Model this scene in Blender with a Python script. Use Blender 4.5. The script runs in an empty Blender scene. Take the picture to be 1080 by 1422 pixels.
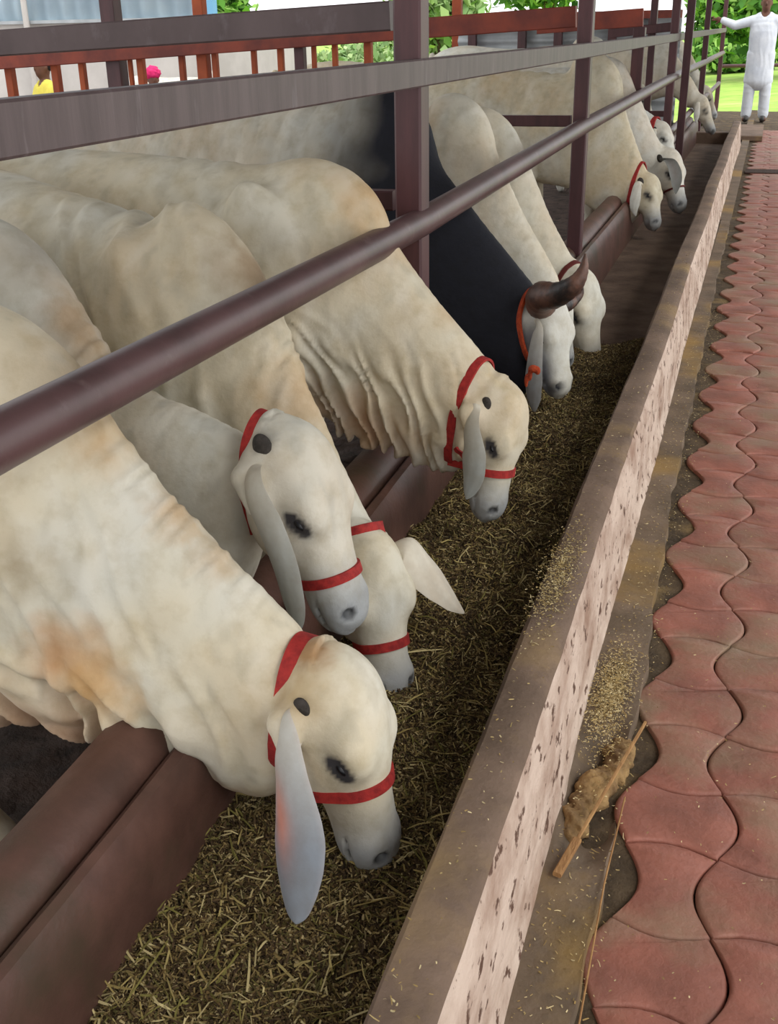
import bpy, math, random
import numpy as np
from mathutils import Vector, Matrix

sc = bpy.context.scene
# ---------------------------------------------------------------- camera
F_PX = 1500.0
CAM = np.array([0.0, 0.0, 1.4])
def _basis(f=F_PX, vp=(1078, 35), vx=600):
    vy = 711 + ((vp[0]-540)*(vx-540)+f*f)/(711-vp[1])
    Y = np.array([vp[0]-540, 711-vp[1], -f], float); Y /= np.linalg.norm(Y)
    Z = -np.array([vx-540, -(vy-711), -f], float); Z /= np.linalg.norm(Z)
    return np.array([np.cross(Y, Z), Y, Z])
RB = _basis()
def ray(x, y): return RB @ np.array([(x-540)/F_PX, -(y-711)/F_PX, -1.0])
def at(x, y, ax, val):
    d = ray(x, y); return CAM + d*((val-CAM[ax])/d[ax])
cd = bpy.data.cameras.new('camera'); cam = bpy.data.objects.new('camera', cd)
sc.collection.objects.link(cam); sc.camera = cam
cd.sensor_fit = 'HORIZONTAL'; cd.sensor_width = 36.0; cd.lens = 36.0*F_PX/1080.0
cd.clip_start = 0.05; cd.clip_end = 500
M = Matrix([[RB[i][j] for j in range(3)] for i in range(3)]).to_4x4()
M.translation = Vector(CAM); cam.matrix_world = M
# ---------------------------------------------------------------- light
sc.view_settings.view_transform = 'Standard'; sc.view_settings.look = 'None'
sc.view_settings.gamma = 1.0; sc.view_settings.exposure = 0.0
sc.view_settings.use_curve_mapping = False
w = bpy.data.worlds.new('overcast_sky'); sc.world = w; w.use_nodes = True
bg = w.node_tree.nodes['Background']; bg.inputs[0].default_value = (0.96, 0.97, 0.98, 1); bg.inputs[1].default_value = 1.75
def sun(name, d, strength, angle, col=(1, 1, 1)):
    l = bpy.data.lights.new(name, 'SUN'); l.energy = strength; l.angle = math.radians(angle); l.color = col
    o = bpy.data.objects.new(name, l); sc.collection.objects.link(o)
    o.rotation_euler = Vector(d).to_track_quat('-Z', 'Y').to_euler(); return o
sun('hazy_sun', (-0.55, 0.30, -0.62), 1.5, 30, (1, 0.97, 0.92))

# ---------------------------------------------------------------- helpers
col = sc.collection
def tag(o, label=None, cat=None, group=None, kind=None):
    if label: o['label'] = label
    if cat: o['category'] = cat
    if group: o['group'] = group
    if kind: o['kind'] = kind
    return o
def mesh_np(name, V, faces, mat, parent=None, smooth=True, colors=None):
    """V (n,3); faces: (m,4) or (m,3) int array or python list"""
    me = bpy.data.meshes.new(name)
    V = np.asarray(V, np.float32)
    if isinstance(faces, np.ndarray):
        k = faces.shape[1]; m = len(faces)
        me.vertices.add(len(V)); me.vertices.foreach_set('co', V.ravel())
        me.loops.add(m*k); me.loops.foreach_set('vertex_index', faces.astype(np.int32).ravel())
        me.polygons.add(m); me.polygons.foreach_set('loop_start', np.arange(0, m*k, k, dtype=np.int32))
        me.polygons.foreach_set('loop_total', np.full(m, k, dtype=np.int32))
        me.update(calc_edges=True); me.validate()
    else:
        me.from_pydata([tuple(map(float, v)) for v in V], [], faces)
    if smooth: me.polygons.foreach_set('use_smooth', np.ones(len(me.polygons), dtype=bool))
    if colors is not None:
        ca = me.color_attributes.new('Col', 'FLOAT_COLOR', 'POINT')
        cc = np.ones((len(V), 4), np.float32); cc[:, :3] = colors
        ca.data.foreach_set('color', cc.ravel())
    if mat: me.materials.append(mat)
    o = bpy.data.objects.new(name, me); col.objects.link(o)
    if parent is not None: o.parent = parent
    return o
class MB:
    """collects boxes and tubes, linked as one mesh object"""
    def __init__(s): s.v = []; s.f = []
    def add(s, V, F):
        n = len(s.v); s.v += [tuple(map(float, p)) for p in V]; s.f += [tuple(i+n for i in f) for f in F]
    def box(s, lo, hi, bev=0.0):
        x0, y0, z0 = lo; x1, y1, z1 = hi
        s.beam((x0, (y0+y1)/2, (z0+z1)/2), (x1, (y0+y1)/2, (z0+z1)/2), (0, 0, 1), (y1-y0), (z1-z0), bev)
    def beam(s, a, b, up, w, h, bev=0.0):
        a = np.array(a, float); b = np.array(b, float); d = (b-a); L = np.linalg.norm(d); d /= L
        up = np.array(up, float); up -= d*(up@d); up /= np.linalg.norm(up); sd = np.cross(d, up)
        c = min(bev, w/2.1, h/2.1)
        if c <= 0: prof = [(-w/2, -h/2), (w/2, -h/2), (w/2, h/2), (-w/2, h/2)]
        else:
            prof = [(-w/2+c, -h/2), (w/2-c, -h/2), (w/2, -h/2+c), (w/2, h/2-c), (w/2-c, h/2), (-w/2+c, h/2), (-w/2, h/2-c), (-w/2, -h/2+c)]
        n = len(prof)
        V = [p+sd*u+up*v for p in (a, b) for (u, v) in prof]
        F = [tuple(range(n))[::-1], tuple(range(n, 2*n))] + [(i, (i+1) % n, n+(i+1) % n, n+i) for i in range(n)]
        s.add(V, F)
    def tube(s, pts, r, n=16, caps=True):
        pts = [np.array(p, float) for p in pts]; rs = r if hasattr(r, '__len__') else [r]*len(pts)
        V = []; prev = None
        for i, p in enumerate(pts):
            d = pts[min(i+1, len(pts)-1)]-pts[max(i-1, 0)]; d /= np.linalg.norm(d)
            if prev is None:
                prev = np.array([0, 0, 1.0]) if abs(d[2]) < .9 else np.array([1.0, 0, 0])
            u = prev-d*(prev@d); u /= np.linalg.norm(u); prev = u; v = np.cross(d, u)
            V += [p+rs[i]*(math.cos(2*math.pi*k/n)*u+math.sin(2*math.pi*k/n)*v) for k in range(n)]
        F = [(i*n+k, i*n+(k+1) % n, (i+1)*n+(k+1) % n, (i+1)*n+k) for i in range(len(pts)-1) for k in range(n)]
        if caps: F += [tuple(range(n))[::-1], tuple(range((len(pts)-1)*n, len(pts)*n))]
        s.add(V, F)
def fix_smooth(o, ang=40):
    me = o.data
    import bmesh
    bm = bmesh.new(); bm.from_mesh(me)
    bmesh.ops.recalc_face_normals(bm, faces=bm.faces)
    for f in bm.faces: f.smooth = True
    for e in bm.edges:
        if len(e.link_faces) == 2 and e.calc_face_angle(0) > math.radians(ang): e.smooth = False
    bm.to_mesh(me); bm.free(); return o
MB.build = lambda s, name, mat, parent=None, ang=40: fix_smooth(mesh_np(name, s.v, s.f, mat, parent, False), ang)
def empty(name, loc):
    o = bpy.data.objects.new(name, None); o.location = Vector([float(a) for a in loc]); o.empty_display_size = .1
    col.objects.link(o); return o
def adopt(child, root):
    child.parent = root; child.matrix_parent_inverse = Matrix.Translation(root.location).inverted(); return child

# ---------------------------------------------------------------- materials
def material(name, base, base2=None, scale=8, rough=.7, bump=0.0, bscale=None, metal=0.0, detail=6, lo=.35, hi=.65,
             attr=False, stretch=(1, 1, 1), third=None, tscale=3, tlo=.55, thi=.7, spec=.4, obj=False, bdist=.01):
    m = bpy.data.materials.new(name); m.use_nodes = True; nt = m.node_tree; N = nt.nodes; L = nt.links
    b = N['Principled BSDF']; b.inputs['Roughness'].default_value = rough; b.inputs['Metallic'].default_value = metal
    b.inputs['Specular IOR Level'].default_value = spec
    tc = N.new('ShaderNodeTexCoord'); mp = N.new('ShaderNodeMapping'); mp.inputs['Scale'].default_value = stretch
    L.new(tc.outputs['Object'], mp.inputs[0])
    def noise(s, d=detail, r=.6):
        n = N.new('ShaderNodeTexNoise'); n.inputs['Scale'].default_value = s; n.inputs['Detail'].default_value = d
        n.inputs['Roughness'].default_value = r
        L.new(mp.outputs[0], n.inputs['Vector']); return n
    def mr(src, a, c):
        k = N.new('ShaderNodeMapRange'); k.inputs[1].default_value = a; k.inputs[2].default_value = c
        L.new(src, k.inputs[0]); return k.outputs[0]
    def mix(f, a, c, mode='MIX'):
        k = N.new('ShaderNodeMix'); k.data_type = 'RGBA'; k.blend_type = mode
        if isinstance(f, float): k.inputs[0].default_value = f
        else: L.new(f, k.inputs[0])
        for s_, i in ((a, 6), (c, 7)):
            if isinstance(s_, tuple): k.inputs[i].default_value = (*s_, 1)
            else: L.new(s_, k.inputs[i])
        return k.outputs[2]
    cur = base
    if attr:
        a = N.new('ShaderNodeAttribute'); a.attribute_name = 'Col'; cur = a.outputs['Color']
        if base2 is not None: cur = mix(mr(noise(scale).outputs[0], lo, hi), cur, mix(1.0, cur, base2, 'MULTIPLY'))
    elif base2 is not None:
        cur = mix(mr(noise(scale).outputs[0], lo, hi), base, base2)
    if third is not None:
        cur = mix(mr(noise(tscale).outputs[0], tlo, thi), cur, third)
    if isinstance(cur, tuple): b.inputs['Base Color'].default_value = (*cur, 1)
    else: L.new(cur, b.inputs['Base Color'])
    if bump > 0:
        bp = N.new('ShaderNodeBump'); bp.inputs['Strength'].default_value = bump; bp.inputs['Distance'].default_value = bdist
        L.new(noise(bscale or scale*4, 8).outputs[0], bp.inputs['Height']); L.new(bp.outputs[0], b.inputs['Normal'])
    return m
def srgb(r, g, b):
    f = lambda c: (c/255/12.92) if c <= 10 else ((c/255+.055)/1.055)**2.4
    return (f(r), f(g), f(b))
M_hide = material('cattle_hide', (1, 1, 1), (.80, .76, .68), 22, .74, .55, 26, attr=True, lo=.45, hi=.8, spec=.22, bdist=.006)
M_ear = material('ear_skin', (1, 1, 1), (.88, .84, .80), 25, .7, .25, 90, attr=True, spec=.25, bdist=.002)
M_eye = material('dark_eye', (.006, .006, .008), rough=.3, spec=.4)
M_lid = material('dark_eyelid', (.02, .019, .02), rough=.6)
M_bud = material('horn_bud', (.055, .045, .038), (.03, .025, .02), 60, .8, .6, 120)
M_red = material('red_webbing', srgb(168, 44, 38), srgb(128, 26, 26), 60, .8, .5, 200, bdist=.002)
M_orange = material('orange_rope', srgb(196, 78, 34), srgb(150, 52, 24), 60, .8, .6, 200)
M_darkstrap = material('dark_red_cord', srgb(92, 34, 30), rough=.8)
M_paint = material('brown_painted_steel', srgb(88, 62, 62), srgb(70, 48, 48), 6, .42, .15, 60, lo=.4, hi=.62, spec=.5, third=srgb(108, 88, 86), tscale=14, tlo=.6, thi=.78, bdist=.002)
M_rail = material('dusty_flat_rail', srgb(96, 80, 80), srgb(78, 63, 63), 5, .5, .15, 60, stretch=(1, 5, .6), third=srgb(122, 110, 112), tscale=7, tlo=.6, thi=.8, bdist=.002)
M_post = material('post_paint', srgb(86, 52, 54), srgb(66, 40, 42), 5, .45, .15, 60, stretch=(3, 3, .5), bdist=.002)
M_sunlit = material('sunlit_orange_paint', srgb(176, 84, 40), srgb(140, 60, 32), 5, .6)  # sunlight on the brown-red posts is painted into this orange
M_redbeam = material('red_brown_beam', srgb(146, 66, 46), srgb(104, 48, 40), 5, .6)
M_curb = material('brown_trough_wall', srgb(102, 72, 62), srgb(78, 54, 46), 7, .5, .5, 40, third=srgb(70, 58, 44), tscale=3, tlo=.5, thi=.66, bdist=.004)
M_wallside = material('lime_washed_wall', srgb(204, 184, 168), srgb(150, 122, 104), 9, .85, .9, 40, stretch=(1.4, .5, .8), third=srgb(92, 66, 52), tscale=34, tlo=.585, thi=.63, lo=.42, hi=.68)
M_cement = material('dirty_cement', srgb(128, 106, 90), srgb(100, 82, 68), 4, .85, .5, 40, third=srgb(150, 124, 84), tscale=2.2, tlo=.55, thi=.75)
M_strip = material('wet_cement_strip', srgb(118, 100, 82), srgb(88, 74, 58), 5, .75, .5, 40, third=srgb(140, 112, 62), tscale=1.3, tlo=.5, thi=.62)
M_dirt = material('brown_dirt', srgb(92, 76, 56), srgb(62, 50, 36), 14, .95, 1.0, 60, third=srgb(126, 104, 68), tscale=5)
M_paver = material('red_paver', srgb(156, 98, 82), srgb(128, 82, 69), 7, .6, .6, 60, third=srgb(136, 112, 90), tscale=3.2, tlo=.47, thi=.68, bdist=.005, spec=.45)
M_joint = material('paver_joint_dirt', srgb(66, 46, 36), srgb(44, 32, 25), 30, .95, .8, 80)
M_mud = material('trampled_mud', srgb(98, 80, 72), srgb(62, 50, 44), 7, .8, 1.0, 24, third=srgb(40, 32, 28), tscale=9, tlo=.56, thi=.66, bdist=.03)
M_feedbed = material('feed_bed', srgb(76, 62, 42), srgb(52, 41, 28), 40, .95, 1.0, 120, bdist=.01)
M_trough = material('trough_floor', srgb(112, 92, 76), srgb(80, 62, 50), 6, .9, .6, 50)
M_chaff = material('chopped_fodder', (1, 1, 1), attr=True, rough=.85, spec=.2)
M_wood = material('splintered_wood', srgb(176, 136, 88), srgb(140, 100, 60), 12, .85, .6, 60, stretch=(4, 1, 1))
M_grass = material('bright_grass', srgb(176, 204, 96), srgb(140, 180, 70), 1.5, .95, .3, 20, third=srgb(200, 210, 130), tscale=.6)
M_green = material('tree_leaves', (1, 1, 1), attr=True, rough=.8, spec=.2)
M_bark = material('tree_bark', srgb(96, 78, 62), srgb(66, 52, 42), 12, .9, .8)
M_concrete = material('pale_building_wall', srgb(204, 198, 192), srgb(184, 178, 172), 1.2, .9, .1, 20)
M_sheet = material('pale_blue_sheet', srgb(198, 218, 228), srgb(182, 204, 218), 2, .6)
M_zinc = material('grey_zinc_sheet', srgb(176, 180, 182), srgb(150, 154, 156), 3, .5)
M_roof = material('roof_sheet', srgb(150, 150, 150), srgb(120, 120, 120), 3, .6)

# ---------------------------------------------------------------- setting
rng = np.random.default_rng(5)
def extrude_profile(name, prof, y0, y1, ny, mat, jitter=0.0, closed=False, kind='structure', parent=None, taper=None):
    """prof = [(x,z)...] swept along Y"""
    prof = np.array(prof, float); n = len(prof); ys = np.concatenate([np.linspace(y0, min(4, y1), ny), np.linspace(min(4, y1), y1, max(2, ny//3))[1:]]) if y1 > 4 else np.linspace(y0, y1, ny)
    V = np.zeros((len(ys), n, 3)); V[:, :, 0] = prof[:, 0]; V[:, :, 2] = prof[:, 1]; V[:, :, 1] = ys[:, None]
    if taper is not None: V[:, :, 0] += taper(ys)[:, None]
    if jitter > 0:
        for k, (fx, am) in enumerate(((2.3, 1), (7.1, .5), (17, .35), (41, .25))):
            V[:, :, 0] += jitter*am*np.sin(ys*fx+k)[:, None]*np.cos(np.arange(n)*1.7+k)
            V[:, :, 2] += .6*jitter*am*np.sin(ys*fx*1.13+2*k)[:, None]*np.cos(np.arange(n)*1.1+k)
    idx = np.arange(len(ys)*n).reshape(len(ys), n)
    F = []
    m = n if closed else n-1
    for j in range(m):
        k = (j+1) % n
        F.append(np.stack([idx[:-1, j], idx[:-1, k], idx[1:, k], idx[1:, j]], -1))
    F = np.concatenate(F).tolist()
    if closed: F += [idx[0].tolist(), idx[-1].tolist()[::-1]]
    o = mesh_np(name, V.reshape(-1, 3), F, mat, parent); fix_smooth(o, 35)
    if kind: o['kind'] = kind
    return o
def noise2(x, y, seed=0, octs=4, f0=1.0):
    r = np.random.default_rng(seed); out = 0*x
    for o in range(octs):
        for k in range(4):
            a = r.uniform(0, 2*math.pi); f = f0*2**o*r.uniform(.7, 1.3); p = r.uniform(0, 6.28)
            out = out+np.sin((x*math.cos(a)+y*math.sin(a))*f*6.283+p)*.5**o/4
    return out
def sheet(name, x0, x1, y0, y1, nx, ny, zf, mat, kind='structure'):
    X, Y = np.meshgrid(np.linspace(x0, x1, nx), np.linspace(y0, y1, ny))
    Z = zf(X, Y); V = np.stack([X, Y, Z], -1).reshape(-1, 3)
    idx = np.arange(nx*ny).reshape(ny, nx)
    F = np.stack([idx[:-1, :-1], idx[:-1, 1:], idx[1:, 1:], idx[1:, :-1]], -1).reshape(-1, 4)
    o = mesh_np(name, V, F, mat)
    if kind: o['kind'] = kind
    return o
# mud yard behind the trough (lower than the walkway)
sheet('mud_yard', -3.4, -.93, -.6, 6.0, 170, 420, lambda x, y: -.27+.020*noise2(x, y, 3, 4, 1.6)-.02*np.maximum(0, noise2(x, y, 9, 2, 4.5)), M_mud)
sheet('yard_ground', -14, -.93, 6.0, 30, 60, 80, lambda x, y: -.27+.03*noise2(x, y, 4, 3, .6), M_mud)
sheet('yard_ground', -.93, -.24, 15.2, 22, 10, 40, lambda x, y: -.03+.01*noise2(x, y, 4, 3, 1), M_dirt)
sheet('yard_ground', -14, -3.4, -.6, 6.0, 30, 20, lambda x, y: -.27+0*x, M_mud)
# far meadow
sheet('meadow_ground', -90, 90, 22, 140, 40, 40, lambda x, y: -.02-.25*(x < -1)+.008*(y-22), M_grass)
# inner trough wall (brown, rounded ridge and groove)
curb_prof = [(-.985, -.30), (-.985, .24), (-.975, .29), (-.955, .318), (-.925, .328), (-.893, .322), (-.868, .303), (-.858, .285), (-.852, .268), (-.846, .268),
             (-.842, .282), (-.832, .290), (-.815, .285), (-.800, .262), (-.792, .22), (-.782, .12), (-.775, .0), (-.775, -.05)]
CURB_X = lambda y: -.0-.035*np.clip((y-1.2)/2.0, 0, 1)
curb = extrude_profile('trough_inner_wall', curb_prof, -.3, 15.5, 160, M_curb, .0018, taper=CURB_X)
# outer wall: cement top, lime washed side
WX = lambda y: -.012*np.clip((y-1)/4, 0, 3)+.003*np.sin(y*1.9)
top_prof = [(-.345, .04), (-.348, .285), (-.338, .300), (-.31, .304), (-.285, .303), (-.268, .299), (-.258, .291), (-.252, .27), (-.243, .2), (-.238, .12), (-.236, .06), (-.225, .02), (-.215, -.01)]
ow = extrude_profile('trough_outer_wall', top_prof, -.3, 15.2, 300, M_cement, .0022, taper=WX)
ow.data.materials.append(M_wallside)
_n = len(ow.data.polygons)//12
for p in ow.data.polygons:
    if p.index//_n >= 6: p.material_index = 1
mb = MB(); mb.box((-.98, 15.15, -.1), (-.28, 15.32, .16), .01); tag(mb.build('trough_end_wall', M_cement), kind='structure')
# trough floor and feed bed
def feed_z(x, y):
    base = .115+.028*noise2(x, y, 21, 3, .9)+.012*noise2(x, y, 5, 3, 3.5)
    base = base+.03*np.clip((x+.42)/.08, 0, 1)*noise2(x*0, y, 8, 2, .5)
    base = base+.03*np.exp(-((y-4.6)/.3)**2)*np.clip((x+.52)/.1, 0, 1)
    drop = np.clip((y-4.85-.05*np.sin(x*14))/.22, 0, 1)
    return base*(1-drop)+drop*(.01)
sheet('trough_floor', -.83, -.33, -.3, 15.2, 12, 80, lambda x, y: .03+.006*noise2(x, y, 6, 3, 1), M_trough)
fb = sheet('feed_bed', -.835, -.335, -.3, 5.3, 90, 900, feed_z, M_feedbed, None)
tag(fb, 'bed of dark chopped fodder filling the trough under the heads', 'fodder', kind='stuff')
# cement strip, dirt gap, paver base
def strip_z(x, y):
    z = .022+.003*noise2(x, y, 33, 3, 3)
    hole = np.exp(-(((x+.165)/.055)**2+((y-1.78)/.20)**2)**2)
    return z-.05*hole*(1+.3*noise2(x, y, 14, 3, 5))
SX = lambda y: -.12-.03*np.clip((y-2.2)/1.2, 0, 1)-.02*np.clip((y-4)/3, 0, 1)
ny, nx = 700, 26
ys = np.linspace(-.3, 9, ny); U_ = np.linspace(0, 1, nx)
Xs = (-.24+(SX(ys)+.24+.004*np.sin(ys*9)+.003*np.sin(ys*31))[:, None]*U_[None, :]); Ys = np.repeat(ys[:, None], nx, 1)
Zs = strip_z(Xs, Ys); Zs[:, -1] = -.03
idx = np.arange(nx*ny).reshape(ny, nx)
F = np.stack([idx[:-1, :-1], idx[:-1, 1:], idx[1:, 1:], idx[1:, :-1]], -1).reshape(-1, 4)
tag(fix_smooth(mesh_np('cement_strip', np.stack([Xs, Ys, Zs], -1).reshape(-1, 3), F, M_strip), 50), kind='structure')
mb = MB(); mb.box((-.26, 9, -.05), (-.17, 19.5, .02)); tag(mb.build('cement_strip', M_strip), kind='structure')
sheet('walkway_dirt', -.26, 2.6, -.6, 22, 60, 500, lambda x, y: -.012+.007*noise2(x, y, 44, 4, 3.0)*(x < -.06)-.02*(x > -.02), M_dirt)
# interlocking red pavers, real curved blocks in one walkway surface
def paver_walk():
    P = .1965; Q = .168; A = .034; gap = .0014; n = 14
    x0 = .066-Q*1; y0 = 1.465-P*10
    r = random.Random(3); V = []; Fq = []; C = []
    t = np.linspace(0, 1, n+1)
    arc = np.sin(np.pi*t)
    for i in range(0, 9):
        for j in range(0, 92):
            # cell edges: vertical edges bulge +-x , horizontal +-y, alternating
            sx = 1 if (i+j) % 2 == 0 else -1
            bx = x0+i*Q+.004*math.sin(j*.7); by = y0+j*P; 
            Lw = -sx   # even: side edges bulge inwards (concave), top/bottom outwards
            dh = r.uniform(-.003, .003); tx = r.uniform(-.02, .02); ty = r.uniform(-.02, .02)
            c = np.array([bx+Q/2, by+P/2])
            e = []
            for k in range(n): e.append((bx+Q*t[k], by-A*sx*arc[k]*.6))
            for k in range(n): e.append((bx+Q-A*sx*arc[k], by+P*t[k]))
            for k in range(n): e.append((bx+Q-Q*t[k], by+P+A*sx*arc[k]*.6))
            for k in range(n): e.append((bx+A*sx*arc[k], by+P-P*t[k]))
            e = np.array(e)
            if i == 0: 
                pass
            d = e-c; rad = np.linalg.norm(d, axis=1)[:, None]
            rings = [(gap+.001, -.03), (gap, -.006), (gap+.003, -.001), (gap+.008, .0004)]
            base = len(V); m = len(e)
            for (g, z) in rings:
                q = c+d*(1-g/rad*1.15)
                for p in q: V.append((p[0], p[1], -.001+z+dh+tx*(p[0]-c[0])+ty*(p[1]-c[1])+r.uniform(-.0006, .0006)))
            for a in range(3):
                for k in range(m): Fq.append((base+a*m+k, base+a*m+(k+1) % m, base+(a+1)*m+(k+1) % m, base+(a+1)*m+k))
            Fq.append(tuple(base+3*m+k for k in range(m)))
    return V, Fq
V, Fq = paver_walk()
pw = mesh_np('paved_walkway', V, Fq, M_paver); fix_smooth(pw, 50); tag(pw, kind='structure')
# ---------------------------------------------------------------- fence and pens
PX = -.895     # plane of the posts
def chaff(name, n, sampler, L=(.008, .03), W=(.0012, .0035), cols=None, seed=1, lift=.006, label=None, cat=None, mat=None, tilt=.45, kind='stuff', parent=None):
    r = np.random.default_rng(seed); P = sampler(r, n); n = len(P)
    a = r.uniform(0, 2*math.pi, n); tl = r.normal(0, tilt, n)
    d = np.stack([np.cos(a)*np.cos(tl), np.sin(a)*np.cos(tl), np.sin(tl)], -1)
    s = np.stack([-np.sin(a), np.cos(a), r.normal(0, .5, n)], -1); s /= np.linalg.norm(s, axis=1)[:, None]
    l = r.uniform(*L, n)[:, None]*(1+1.5*(r.random(n)[:, None] < .06)); wd = r.uniform(*W, n)[:, None]
    up = np.cross(d, s); bend = r.normal(0, .12, n)[:, None]*l
    c = P+np.array([0, 0, 1])*r.uniform(0, lift, n)[:, None]
    A = c-d*l/2; B = c+up*bend; D = c+d*l/2
    V = np.stack([A-s*wd, A+s*wd, B-s*wd*1.1, B+s*wd*1.1, D-s*wd*.7, D+s*wd*.7], 1).reshape(-1, 3)
    i = np.arange(n)[:, None]*6
    F = np.concatenate([i+np.array([0, 1, 3, 2]), i+np.array([2, 3, 5, 4])])
    cols = np.array(cols); ci = r.integers(0, len(cols), n); cc = cols[ci]*r.uniform(.7, 1.25, n)[:, None]
    o = mesh_np(name, V, F, mat or M_chaff, parent, False, np.repeat(cc, 6, 0))
    if label: tag(o, label, cat, kind=kind)
    return o
FEED_COLS = [srgb(*c) for c in ((128, 108, 68), (104, 84, 52), (84, 66, 44), (150, 130, 86), (74, 58, 40), (100, 92, 54), (64, 50, 36), (90, 72, 50), (176, 158, 114))]
def feed_sampler(r, n):
    y = .75+(5.0-.75)*r.random(n)**1.5; x = r.uniform(-.83, -.345, n)
    return np.stack([x, y, feed_z(x, y)], -1)
chaff('loose_fodder', 170000, feed_sampler, cols=FEED_COLS, label='chopped yellow brown straw fodder lying in the trough', cat='fodder', seed=2, L=(.004, .017), W=(.0006, .0019))
def spill(cx, cy, sx, sy, z, n, seed, name='spilled_chaff', label='pale chaff spilled on the outer trough wall and strip'):
    return chaff(name, n, lambda r, m: np.stack([r.normal(cx, sx, m), r.normal(cy, sy, m), np.full(m, z)], -1), L=(.004, .012), W=(.0008, .002), cols=FEED_COLS[:4]+[srgb(200, 180, 130)], seed=seed, lift=.004, tilt=.1)
def spill_sampler(r, n):
    k = n//5
    a = np.stack([r.normal(-.318, .02, k), r.normal(2.12, .12, k), np.full(k, .306)], -1)
    b = np.stack([r.normal(-.185, .022, 2*k), r.normal(2.12, .10, 2*k), np.full(2*k, .026)], -1)
    c = np.stack([r.uniform(-.34, -.27, k//3), r.uniform(.8, 6, k//3), np.full(k//3, .306)], -1)
    d = np.stack([r.uniform(-.12, .3, k//3), r.uniform(1.1, 6, k//3), np.full(k//3, .018)], -1)
    e = np.stack([r.uniform(-.22, -.1, k), r.uniform(1.1, 6, k), np.full(k, .024)], -1)
    return np.concatenate([a, b, c, d, e])
chaff('spilled_chaff', 9000, spill_sampler, L=(.002, .007), W=(.0005, .0012), cols=[srgb(176, 154, 104), srgb(150, 126, 80), srgb(202, 184, 140)], seed=7, lift=.003, tilt=.1,
      label='pale chaff scattered on the wall top, strip and pavers', cat='chaff')

chaff('long_straw', 2600, lambda r, n: np.stack([r.uniform(-.80, -.36, n), .85+3.2*r.random(n)**1.8, np.full(n, .15)], -1)*[1, 1, 0]+[0, 0, .155], L=(.018, .055), W=(.0008, .0018), cols=[srgb(168, 150, 96), srgb(140, 122, 74), srgb(120, 112, 60), srgb(188, 172, 124)], seed=12, lift=.004, tilt=.22,
      label='longer pale straws strewn over the fodder near the front of the trough', cat='straw')
for o_ in [bpy.data.objects['long_straw']]:
    v = np.empty(len(o_.data.vertices)*3, np.float32); o_.data.vertices.foreach_get('co', v); v = v.reshape(-1, 3); v[:, 2] += feed_z(v[:, 0], v[:, 1])-.150; o_.data.vertices.foreach_set('co', v.ravel())
fence = empty('steel_fence', (PX, 2.83, -.27))
tag(fence, 'brown steel fence of posts, flat upper rail and round neck rail above the trough', 'fence')
POSTS = [(2.96, .055, .08), (5.95, .055, .055), (11.45, .05, .05), (16.9, .05, .05), (22.4, .05, .05)]
for (y, wx, wy) in POSTS:
    mb = MB(); mb.beam((PX-.012, y, -.28), (PX-.012, y, 3.1), (0, 1, 0), .075, .085, .006)
    adopt(mb.build('post', M_post), fence)
mb = MB(); mb.tube([(PX+.012, -.4, .93), (PX+.012, 1.07, .932), (PX+.012, 2.96, .912), (PX+.012, 5.77, .942), (PX+.012, 11.4, .962), (PX+.012, 16.9, .95), (PX+.012, 22.5, .95)], .039, 24)
adopt(mb.build('round_rail', M_paint), fence)
mb = MB(); mb.beam((PX+.018, -.4, 1.300), (PX+.018, 5.77, 1.302), (0, 0, 1), .035, .068, .004); mb.beam((PX+.018, 5.77, 1.302), (PX+.018, 22.5, 1.335), (0, 0, 1), .035, .068, .004)
adopt(mb.build('flat_rail', M_rail), fence)
mb = MB(); mb.tube([(PX+.012, 11.2, .45), (PX+.012, 22, .45)], .035, 14); adopt(mb.build('lower_rail', M_paint), fence)
def divider(y, pa, pb, label, mat, low=None, h=.066, d=.05, ups=(), group=None):
    A = at(*pa, 1, y); B = at(*pb, 1, y); ext = A+(B-A)*1.6
    r = empty('pen_divider', (A[0], y, -.27)); tag(r, label, 'pen divider')
    mb = MB(); mb.beam(A, ext, (0, 0, 1), d, h, .004); adopt(mb.build('top_beam', mat), r)
    if low:
        mb = MB(); mb.beam((A[0], y, low), (ext[0], y, low), (0, 0, 1), .05, .055, .004); adopt(mb.build('lower_beam', M_post), r)
    for (px, wpx, tall, m) in ups:
        x = at(px, 100, 1, y+.07)[0]; wd = wpx/F_PX*(y*1.06)
        mb = MB(); mb.beam((x, y+.07, -.28), (x, y+.07, 3.1 if tall else 1.40), (0, 1, 0), wd, wd, .004); adopt(mb.build('upright', m), r)
    return r
divider(3.07, (545, 22), (0, 60), 'dark brown beam divider running left from the nearest post', M_rail, low=.955, h=.074)
divider(6.05, (800, 23), (0, 84), 'red brown beam divider running left from the second post, with orange uprights', M_redbeam, low=.955, h=.100,
        ups=[(14, 12, 0, M_sunlit), (78, 11, 0, M_sunlit), (115, 9, 0, M_sunlit), (163, 22, 1, M_post), (182, 6, 0, M_sunlit), (197, 10, 0, M_sunlit), (254, 8, 0, M_sunlit), (284, 15, 1, M_sunlit), (300, 8, 0, M_sunlit),
             (354, 7, 0, M_sunlit), (391, 8, 0, M_sunlit), (418, 13, 0, M_post), (437, 6, 0, M_sunlit), (466, 7, 0, M_sunlit), (512, 10, 0, M_sunlit)])
divider(8.7, (893, 24), (800, 31), 'short far beam divider left of the third post', M_redbeam, low=.6, h=.12, ups=[(884, 14, 0, M_post)])
divider(11.6, (935, 37), (880, 43), 'farthest beam divider behind the third post', M_post, low=.62, h=.08, ups=[(902, 8, 1, M_post), (952, 9, 1, M_post)])
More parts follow.
